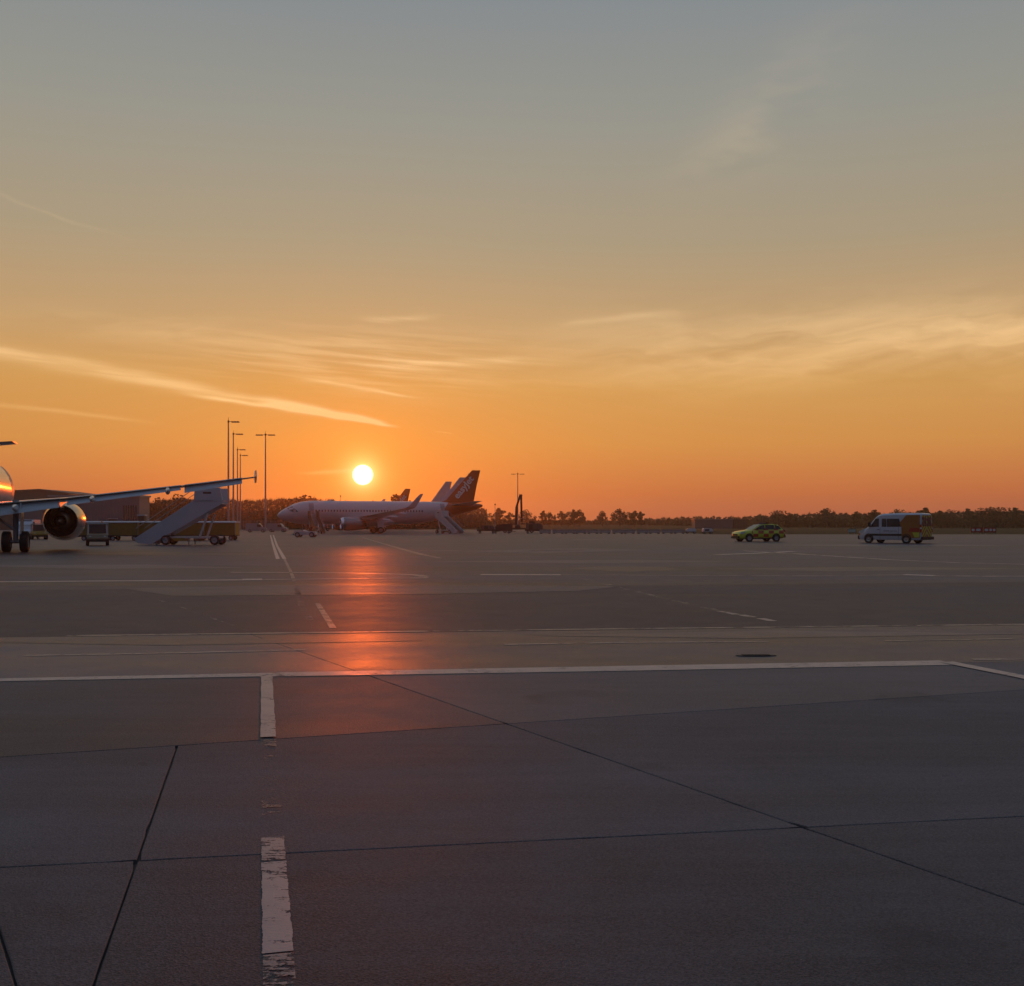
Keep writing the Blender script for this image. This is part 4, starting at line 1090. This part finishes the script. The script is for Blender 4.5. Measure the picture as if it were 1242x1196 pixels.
# ================================================================== the liveried car
def section(w, z0, z1, x, tuck=.90, sh=.14):
    """half-symmetric body section, sill to shoulder"""
    h = z1 - z0
    half = [(w * tuck, z0), (w * .985, z0 + h * .22), (w, z0 + h * .50), (w * .985, z1 - h * sh), (w * .86, z1)]
    return [(x, y, z) for y, z in half] + [(x, -y, z) for y, z in half[::-1]]
def car(loc, rz, label):
    t = thing('liveried_car', loc, rz, label, 'car')
    m, n, b = mat_new('checkered_livery')
    co = n.n('ShaderNodeTexCoord').outputs['Object']; x, y, z = n.sep(co)
    ix = n.m('FLOOR', n.mul(n.add(x, .05), 1 / .52)); iz = n.m('FLOOR', n.mul(n.sub(z, .42), 1 / .30))
    ck = n.m('FLOORED_MODULO', n.add(ix, iz), 2.0)
    sidef = n.mul(n.mul(n.smooth(x, 1.12, 1.10), n.smooth(z, .36, .37)), n.smooth(n.m('ABSOLUTE', y), .77, .79))
    yel = (0.72, 0.78, 0.06, 1)
    c = n.mix(n.mul(sidef, n.smooth(ck, .4, .6)), yel, (0.62, 0.07, 0.02, 1))
    lowd = n.smooth(z, .40, .28)
    n.put(b.inputs['Base Color'], n.mix(n.mul(lowd, n.noise(co, 3.0, 4.0)), c, (0.06, 0.055, 0.05, 1)))
    b.inputs['Roughness'].default_value = 0.35; b.inputs['Coat Weight'].default_value = 0.6
    body = m
    st = [(2.30, .66, .34, .70), (2.22, .80, .27, .82), (2.0, .87, .25, .92), (1.55, .91, .25, .99), (1.0, .92, .25, 1.06), (.2, .925, .25, 1.08), (-1.0, .925, .25, 1.10), (-1.75, .915, .27, 1.12), (-2.12, .87, .32, 1.10), (-2.27, .80, .40, .98)]
    MB().loft([section(w, z0, z1, x_) for x_, w, z0, z1 in st]).build('body', body, t, True, 45)
    def gh(x_, zr, wb, wt): return [(x_, wb, 1.04), (x_, wt + .03, zr - .06), (x_, wt - .10, zr), (x_, -(wt - .10), zr), (x_, -(wt + .03), zr - .06), (x_, -wb, 1.04)]
    MB().loft([gh(1.02, 1.07, .80, .78), gh(.55, 1.33, .83, .72), (gh(.12, 1.54, .85, .67)), gh(-.35, 1.61, .86, .66), gh(-1.2, 1.61, .86, .66), gh(-1.65, 1.53, .84, .66), gh(-1.95, 1.32, .80, .68), gh(-2.14, 1.08, .78, .74)]).build('cabin', body, t, True, 40)
    MB().loft([[(-1.62, -.62, 1.575), (-1.62, .62, 1.575)], [(-.35, -.62, 1.62), (-.35, .62, 1.62)], [(.10, -.60, 1.55), (.10, .60, 1.55)]], False, False, False).build('roof_panel', black, t)
    MB().poly([(.96, -.70, 1.11), (.96, .70, 1.11), (.54, .66, 1.345), (.12, .60, 1.56), (.12, -.60, 1.56), (.54, -.66, 1.345)]).build('windscreen', glass, t)
    MB().poly([(-2.17, -.62, 1.14), (-2.17, .62, 1.14), (-1.97, .58, 1.335), (-1.70, .55, 1.52), (-1.70, -.55, 1.52), (-1.97, -.58, 1.335)]).build('rear_window', glass, t)
    def pane(pts, s):
        def yy(z_): return .862 + (.70 - .862) * (z_ - 1.04) / (1.55 - 1.04) + .022
        MB().poly([(a, s * yy(z_), z_) for a, z_ in pts]).build('side_window', glass, t)
    for s in (-1, 1):
        pane([(.78, 1.12), (-.22, 1.12), (-.22, 1.52), (.10, 1.49), (.45, 1.33)], s)
        pane([(-.30, 1.12), (-1.18, 1.12), (-1.18, 1.52), (-.30, 1.53)], s)
        pane([(-1.26, 1.14), (-1.85, 1.16), (-1.72, 1.36), (-1.50, 1.49), (-1.26, 1.51)], s)
        MB().prism([(1.98, .72), (2.24, .72), (2.16, .86), (1.75, .92), (1.72, .86)], 'y', s * .80, s * .895).build('headlight', lens, t)
        MB().box(-2.26, -2.02, s * .70 - .06, s * .70 + .14, .86, 1.08).build('tail_light', red_lens, t)
        MB().loft([[(.62, s * .90, 1.08), (.62, s * 1.05, 1.10), (.62, s * 1.05, 1.24), (.62, s * .90, 1.22)], [(.48, s * .90, 1.08), (.46, s * 1.06, 1.10), (.46, s * 1.06, 1.24), (.48, s * .90, 1.22)]]).build('mirror', black, t)
        for xw in (1.38, -1.32):
            MB().lathe([(-.01, .40), (.012, .40), (.012, .33)], (xw, s * .925, .36), 'y', 20).build('wheel_arch', black, t)
            MB().lathe([(0, .385), (0, .001)], (xw, s * .928, .36), 'y', 20).build('wheel_well', black, t)
            wheel(t, (xw, s * .86, .34), .34, .23)
        MB().box(-.95, .95, s * .90 - .03, s * .90 + .05, .24, .34).build('sill', black, t)
        for xh in (.0, -.98): MB().box(xh - .1, xh + .1, s * .93 - .005, s * .93 + .02, .92, .95).build('door_handle', black, t)
    MB().box(2.24, 2.36, -.72, .72, .30, .52).build('bumper', black, t)
    MB().box(2.26, 2.33, -.45, .45, .55, .70).build('grille', black, t)
    MB().box(-2.36, -2.2, -.76, .76, .36, .62).build('bumper', black, t)
    lb = MB().box(-.72, -.44, -.58, .58, 1.64, 1.74).build('light_bar', black, t)
    for s in (-1, 1): MB().box(-.73, -.43, s * .38 - .19, s * .38 + .19, 1.665, 1.73).build('lens', blue_lens, lb)
    return t
Yc = 93.3
car((atX(922.5, Yc), Yc + .9, 0), math.atan2(-math.sin(R(14.5)), -math.cos(R(14.5))), 'yellow and red checkered estate car with roof lights on the apron')

# ================================================================== the minibus
def minibus(loc, rz, label):
    t = thing('minibus', loc, rz, label, 'van')
    st = [(2.78, .72, .36, .72), (2.72, .86, .30, .92), (2.55, .95, .28, 1.10), (2.1, 1.0, .28, 1.26), (1.86, 1.01, .28, 1.42), (1.30, 1.01, .28, 2.10), (1.02, 1.01, .28, 2.34), (.62, 1.01, .28, 2.46),
          (-.8, 1.01, .28, 2.50), (-2.4, 1.01, .28, 2.49), (-2.68, 1.0, .28, 2.46), (-2.77, .96, .34, 2.38)]
    def sec(w, z0, z1, x):
        h = z1 - z0; tp = .86 if z1 > 1.6 else .9
        half = [(w * .93, z0), (w, z0 + .16), (w, min(z0 + .85, z1 - .2)), (w * (.965 if z1 > 1.6 else .97), z1 - .16), (w * tp, z1 - .04), (w * .70, z1)]
        return [(x, y, z) for y, z in half] + [(x, -y, z) for y, z in half[::-1]]
    vw = paint('van_white', (0.64, 0.67, 0.73), 0.32, coat=.4, dirt=.15)
    MB().loft([sec(w, z0, z1, x) for x, w, z0, z1 in st]).build('body', vw, t, True, 38)
    def sy(z): return 1.012 + (.982 - 1.012) * min(max((z - 1.13) / 1.2, 0), 1) + .006
    def panel(name, pts, s, m, off=0.0, par=t):
        return MB().poly([(x, s * (sy(z) + off), z) for x, z in pts]).build(name, m, par)
    MB().poly([(1.92, -.86, 1.40), (1.92, .86, 1.40), (1.34, .82, 2.10), (1.08, .76, 2.33), (1.08, -.76, 2.33), (1.34, -.82, 2.10)]).build('windscreen', glass, t)
    orng = paint('faded_orange_wrap', (0.42, 0.15, 0.03), 0.5, dirt=.2)
    hiv = paint('yellow_reflective', (0.60, 0.62, 0.06), 0.5)
    redm = paint('red_reflective', (0.45, 0.035, 0.02), 0.5)
    m, n, b = mat_new('chevron_doors')
    co = n.n('ShaderNodeTexCoord').outputs['Object']; x_, y_, z_ = n.sep(co)
    ph = n.m('FRACT', n.mul(n.add(n.m('ABSOLUTE', y_), z_), 1 / .42))
    n.put(b.inputs['Base Color'], n.mix(n.smooth(ph, .48, .52), (0.68, 0.66, 0.06, 1), (0.50, 0.07, 0.02, 1))); b.inputs['Roughness'].default_value = .45
    for s in (-1, 1):
        panel('side_window', [(1.62, 1.36), (.86, 1.36), (.86, 2.05), (1.18, 2.05)], s, glass)
        panel('side_window', [(.62, 1.36), (.20, 1.36), (.20, 2.04), (.62, 2.04)], s, glass)
        panel('side_window', [(.16, 1.36), (-1.10, 1.36), (-.90, 2.04), (.16, 2.04)], s, glass)
        panel('rear_wrap', [(-1.15, .45), (-2.70, .45), (-2.70, 2.34), (-1.55, 2.34), (-.95, 1.7), (-1.12, 1.30)], s, orng, .003)
        panel('reflective_band', [(-2.25, .50), (-2.66, .50), (-2.66, .92), (-2.05, .92)], s, hiv, .007)
        panel('reflective_band', [(-1.7, .95), (-2.66, .95), (-2.66, 1.28), (-1.9, 1.28)], s, redm, .007)
        MB().box(-1.15, 1.75, s * 1.02 - .012, s * 1.02 + .02, .62, .78).build('side_moulding', black, t)
        panel('side_lettering', [(.45, .98), (-.05, .98), (-.05, 1.06), (.45, 1.06)], s, greyp, .004)
        panel('side_lettering', [(-.15, .98), (-.75, .98), (-.75, 1.05), (-.15, 1.05)], s, greyp, .004)
        for xs in (.76, -.88): MB().box(xs - .008, xs + .008, s * 1.012 - .006, s * 1.012 + .008, .40, 1.32).build('door_seam', black, t)
        MB().box(.83, .98, s * 1.01 - .005, s * 1.01 + .03, 1.12, 1.16).build('door_handle', black, t)
        MB().loft([[(1.72, s * 1.02, 1.35), (1.72, s * 1.24, 1.38), (1.72, s * 1.24, 1.74), (1.72, s * 1.02, 1.70)], [(1.58, s * 1.02, 1.35), (1.55, s * 1.25, 1.38), (1.55, s * 1.25, 1.74), (1.58, s * 1.02, 1.70)]]).build('mirror', black, t)
        MB().prism([(2.30, .86), (2.70, .84), (2.66, .98), (2.25, 1.18)], 'y', s * .80, s * .992).build('headlight', lens, t)
        MB().box(2.62, 2.74, s * .90 - .06, s * .90 + .06, .66, .80).build('indicator', amber_lens, t)
        tl = MB().box(-2.80, -2.70, s * .93 - .05, s * .93 + .07, .90, 1.55).build('tail_light', red_lens, t)
        MB().box(-2.808, -2.70, s * .93 - .04, s * .93 + .085, 1.18, 1.32).build('reversing_lens', lens, tl)
        d = MB().poly([(-2.785, s * .03, .55), (-2.785, s * .84, .55), (-2.785, s * .84, 2.30), (-2.785, s * .03, 2.30)]).build('rear_door', m, t)
        MB().poly([(-2.792, s * .10, 1.42), (-2.792, s * .76, 1.42), (-2.792, s * .72, 2.15), (-2.792, s * .10, 2.15)]).build('rear_window', glass, d)
        for xw in (1.78, -1.55):
            MB().lathe([(-.01, .42), (.014, .42), (.014, .36)], (xw, s * 1.01, .38), 'y', 20).build('wheel_arch', black, t)
            MB().lathe([(0, .40), (0, .001)], (xw, s * 1.014, .38), 'y', 20).build('wheel_well', black, t)
            wheel(t, (xw, s * .94, .345), .345, .24)
    MB().box(2.66, 2.86, -.86, .86, .30, .62).build('bumper', black, t)
    MB().box(2.70, 2.80, -.55, .55, .66, .80).build('grille', black, t)
    MB().box(-2.95, -2.72, -.94, .94, .32, .55).build('bumper', black, t)
    return t
Yv = 86.0
minibus((atX(1085, Yv), Yv, 0), math.atan2(math.sin(R(48)), -math.cos(R(48))), 'white minibus with orange and chevron-striped rear on the apron')

# small dark drain cover on the pale band
pc = P(917, 795.5)
dc = thing('drain_cover', (pc.x, pc.y, .004), R(3), 'small dark drain cover lying flat in the pale concrete band', 'drain cover')
MB().lathe([(0, .24), (.005, .235), (.005, .001)], (0, 0, 0), 'z', 24).build('rim', black, dc)
dc.scale = (1, .30, 1)
for k in range(5): MB().box(-.16, .16, -.14 + .07 * k - .012, -.14 + .07 * k + .012, .006, .010).build('bar', dark_metal, dc)

# ================================================================== trees
def leaf_cloud(m, c, rad, n, size, rng):
    for _ in range(n):
        while True:
            d = Vector((rng.uniform(-1, 1), rng.uniform(-1, 1), rng.uniform(-1, 1)))
            if d.length <= 1: break
        p = c + Vector((d.x * rad.x, d.y * rad.y, d.z * rad.z))
        u = Vector((rng.gauss(0, 1), rng.gauss(0, 1), rng.gauss(0, 1))).normalized(); w = u.orthogonal().normalized()
        s = size * rng.uniform(.6, 1.4); a = u * s; b = w * s * .7
        m.poly([p - a - b * .4, p - b, p + a, p + b])
def tree_proto(seed, H, W, mat, density=1.0, trunk_h=.25):
    rng = random.Random(seed)
    t = thing('tree', (0, 0, 0), 0)
    tr = MB(); cr = MB()
    pts = [Vector((0, 0, 0)), Vector((rng.uniform(-.1, .1), 0, H * .25)), Vector((rng.uniform(-.3, .3), rng.uniform(-.2, .2), H * .55)), Vector((rng.uniform(-.4, .4), 0, H * .85))]
    r = H * .028
    for i in range(3): tr.tube(pts[i], pts[i + 1], r * (1 - i * .27), r * (.73 - i * .25), 7)
    for k in range(26):
        f = rng.uniform(.0, 1); a = rng.uniform(0, 2 * PI)
        z = H * (trunk_h + (1 - trunk_h) * f * .92); env = math.sin(PI * min(max((f * .86 + .12), 0), 1)) ** .7
        rr = W / 2 * env * rng.uniform(.25, .95)
        c = Vector((math.cos(a) * rr, math.sin(a) * rr, z + rng.uniform(-.3, .4)))
        base = Vector((0, 0, max(H * .18, z - rr * .8 - H * .06)))
        tr.tube(base, base + (c - base) * .55 + Vector((0, 0, .2)), r * .35, r * .2, 5); tr.tube(base + (c - base) * .55 + Vector((0, 0, .2)), c, r * .2, r * .06, 4)
        leaf_cloud(cr, c, Vector((W * .17, W * .17, H * .10)) * rng.uniform(.7, 1.3), int(64 * density), H * .034, rng)
    tr.build('trunk', bark, t); cr.build('crown', mat, t)
    return t
protos = [tree_proto(1, 9, 6.4, leaf_dark), tree_proto(2, 9, 5.2, leaf_dark, .9), tree_proto(3, 8.5, 7.5, leaf_brown, .6, .3), tree_proto(4, 9.5, 7.0, leaf_brown, .35, .35), tree_proto(5, 7.5, 8.0, leaf_dark, 1.1, .15)]
used = set()
def plant(xp, ytop, Y, kind, label, wk=1.0, group='trees beyond the airfield'):
    src = protos[kind]
    o = src if kind not in used else copy_tree(src); used.add(kind)
    Hh = (9, 9, 8.5, 9.5, 7.5)[kind]; gz = terrain(0, Y) - .1
    k = (atZ(ytop, Y) - gz) / Hh
    o.location = (atX(xp, Y), Y, gz); o.rotation_euler = (0, 0, random.uniform(0, 6.28)); o.scale = (k * wk, k * wk, k)
    tag(o, label, 'tree', group)
TL = [
    (587, 619, 520, 1, .8, 'small dark tree right beside the tailplane of the lettered airliner'),
    (594, 622.5, 540, 4, .7, 'low dark tree between the tailplane and the thin pole'),
    (606, 617, 520, 0, 1.25, 'rounded dark tree just beyond the thin pole'),
    (618, 622, 540, 4, .9, 'low dark tree on the airliner side of the boom truck'),
    (638, 619, 530, 2, 1.3, 'thin brownish round tree on the barrier side of the boom truck'),
    (649, 625.5, 560, 1, .6, 'tiny lone tree between two larger trees by the boom truck'),
    (658.5, 620, 520, 0, .8, 'first tree of the left clump above the barriers'),
    (666, 621, 530, 1, 1.0, 'second tree of the left clump above the barriers'),
    (673, 624, 540, 1, .7, 'smallest tree at the end of the left clump above the barriers'),
    (681, 620.5, 520, 0, .95, 'first tree of the larger clump above the barriers'),
    (689.5, 621, 525, 4, .9, 'broad low tree in the larger clump above the barriers'),
    (696.5, 618.6, 520, 0, .9, 'second tallest tree of the larger clump above the barriers'),
    (703.5, 617.8, 520, 1, 1.1, 'tallest tree at the end of the larger clump above the barriers'),
    (731, 620.5, 540, 2, 1.0, 'lone slender tree between two clumps on the skyline'),
    (752, 618, 540, 2, 1.25, 'tallest airy tree of the third clump on the skyline'),
    (763, 621.5, 545, 4, .9, 'low tree in the middle of the third clump'),
    (770, 620, 540, 0, 1.0, 'dark round tree of the third clump'),
    (777.5, 621, 540, 0, .95, 'last dark tree of the third clump, before the open skyline'),
    (945, 618.5, 480, 3, 1.5, 'bare spreading tree on the skyline above the checkered car'),
    (957, 622.5, 480, 4, 1.0, 'low tree on the skyline just right of the checkered car'),
    (1004, 617.5, 470, 2, 1.6, 'broad tree standing out on the skyline between car and minibus'),
    (1038, 621, 460, 0, 1.0, 'dark tree on the skyline above the minibus bonnet'),
    (1060, 619, 460, 0, 1.2, 'dark tree on the skyline above the minibus windscreen'),
    (1091, 617, 455, 3, 1.1, 'bare tree showing above the minibus roof'),
    (1121, 616.5, 450, 0, 1.3, 'dark tree rising behind the rear corner of the minibus'),
    (1140, 620, 450, 4, 1.0, 'low tree just beyond the rear of the minibus'),
    (1155, 617.5, 450, 3, 1.2, 'bare tree between the minibus and the red signs'),
    (1175, 617.5, 445, 0, 1.1, 'dark tree on the skyline above the nearer red sign'),
    (1195, 614.5, 440, 3, 1.6, 'large airy tree on the skyline above the farther red sign'),
    (1214, 614.5, 440, 3, 1.5, 'large airy tree past the red signs, second from the frame edge'),
    (1233, 616.5, 440, 0, 1.3, 'dark tree at the far end of the skyline past the red signs'),
    (186, 607, 330, 3, 1.1, 'bare tree against the warehouse corner'),
    (200, 603, 335, 3, 1.3, 'bare tree between the warehouse and the stairs'),
    (216, 601.5, 340, 2, 1.2, 'brown tree rising beside the stair platform'),
    (350, 604, 370, 3, 1.3, 'bare tree at the wood edge above the airliner nose'),
    (372, 602.5, 375, 2, 1.5, 'tallest brown tree of the wood above the cockpit'),
    (480, 601, 390, 4, 1.0, 'dark low tree close beneath the sun by the farthest fin'),
]
for xp, yt, Y, kd, wk, lb in TL: plant(xp, yt, Y, kd, lb, wk)
for k, p_ in enumerate(protos):
    if k not in used:
        for ch in list(p_.children): bpy.data.objects.remove(ch)
        bpy.data.objects.remove(p_)

# far hedges and woods that read as one mass
def treeline(name, pts, mat, n, size, seed, label, depth=14):
    """pts: (x pixel, top y pixel, distance)"""
    rng = random.Random(seed); m = MB()
    tw = MB()
    tot = pts[-1][0] - pts[0][0]
    for _ in range(n):
        xp = pts[0][0] + tot * rng.random()
        for a, b in zip(pts, pts[1:]):
            if a[0] <= xp <= b[0]:
                f = (xp - a[0]) / (b[0] - a[0]); yt = a[1] + (b[1] - a[1]) * f; Y = a[2] + (b[2] - a[2]) * f
        bump = 1.1 * math.sin(xp * .31 + seed) + .9 * math.sin(xp * .83 + 2 * seed) + .6 * math.sin(xp * 2.1)
        Y += rng.uniform(0, depth); gz = terrain(0, Y) - .1; zt = atZ(yt - bump * .8, Y)
        f = rng.random() ** .75
        p = Vector((atX(xp, Y), Y, gz + (zt - gz) * f))
        u = Vector((rng.gauss(0, 1), rng.gauss(0, .6), rng.gauss(0, 1))).normalized(); w = u.orthogonal().normalized(); s = size * rng.uniform(.5, 1.3) * (2.4 if f < .62 else 1.0)
        m.poly([p - u * s - w * s * .3, p - w * s * .7, p + u * s, p + w * s * .7])
        if rng.random() < .10:
            h = rng.uniform(.15, .8)
            tw.tube((p.x, p.y, gz), (p.x + rng.uniform(-.4, .4), p.y, zt + h), .07, .015, 3, False)
    o = m.build(name, mat); tag(o, label, 'trees', None, 'stuff')
    o2 = tw.build('stems', bark, o)
treeline('hedge', [(560, 631, 620), (640, 631, 620), (740, 631.5, 640), (800, 629, 600), (840, 627.5, 560), (905, 627.5, 540), (930, 627, 520)], leaf_dark, 7000, .55, 3, 'dark far hedge running along the skyline beneath the clumps of trees')
treeline('treeline', [(915, 626, 500), (950, 625, 490), (1000, 623, 480), (1040, 624, 470), (1100, 622.5, 465), (1180, 621.5, 455), (1300, 621, 450)], leaf_dark, 14000, .50, 5, 'dark continuous line of trees behind the car and minibus')
treeline('woodland', [(176, 612, 350), (215, 606, 350), (260, 605, 355), (300, 608, 360), (330, 606, 380), (370, 605, 385), (400, 607, 390), (440, 612, 395), (470, 610, 400), (520, 612, 410), (590, 618, 430)], twig_m, 22000, .36, 9, 'brown leafless wood behind the stairs, masts and airliner noses', 20)

# ================================================================== haze
HAZE = 0.00034
if HAZE:
    hz = MB().box(-1600, 1600, -400, 1550, -1.5, 34).build('haze', None)
    hm = bpy.data.materials.new('haze'); hm.use_nodes = True
    for nd in list(hm.node_tree.nodes): hm.node_tree.nodes.remove(nd)
    h = NT(hm.node_tree)
    pv = h.n('ShaderNodeVolumePrincipled'); pv.inputs['Color'].default_value = (0.92, 0.86, 0.80, 1)
    pv.inputs['Density'].default_value = HAZE; pv.inputs['Anisotropy'].default_value = 0.85
    oo = h.n('ShaderNodeOutputMaterial'); hm.node_tree.links.new(pv.outputs[0], oo.inputs['Volume'])
    hz.data.materials.append(hm)
    tag(hz, 'thin morning haze lying over the whole airfield', 'haze', None, 'stuff')
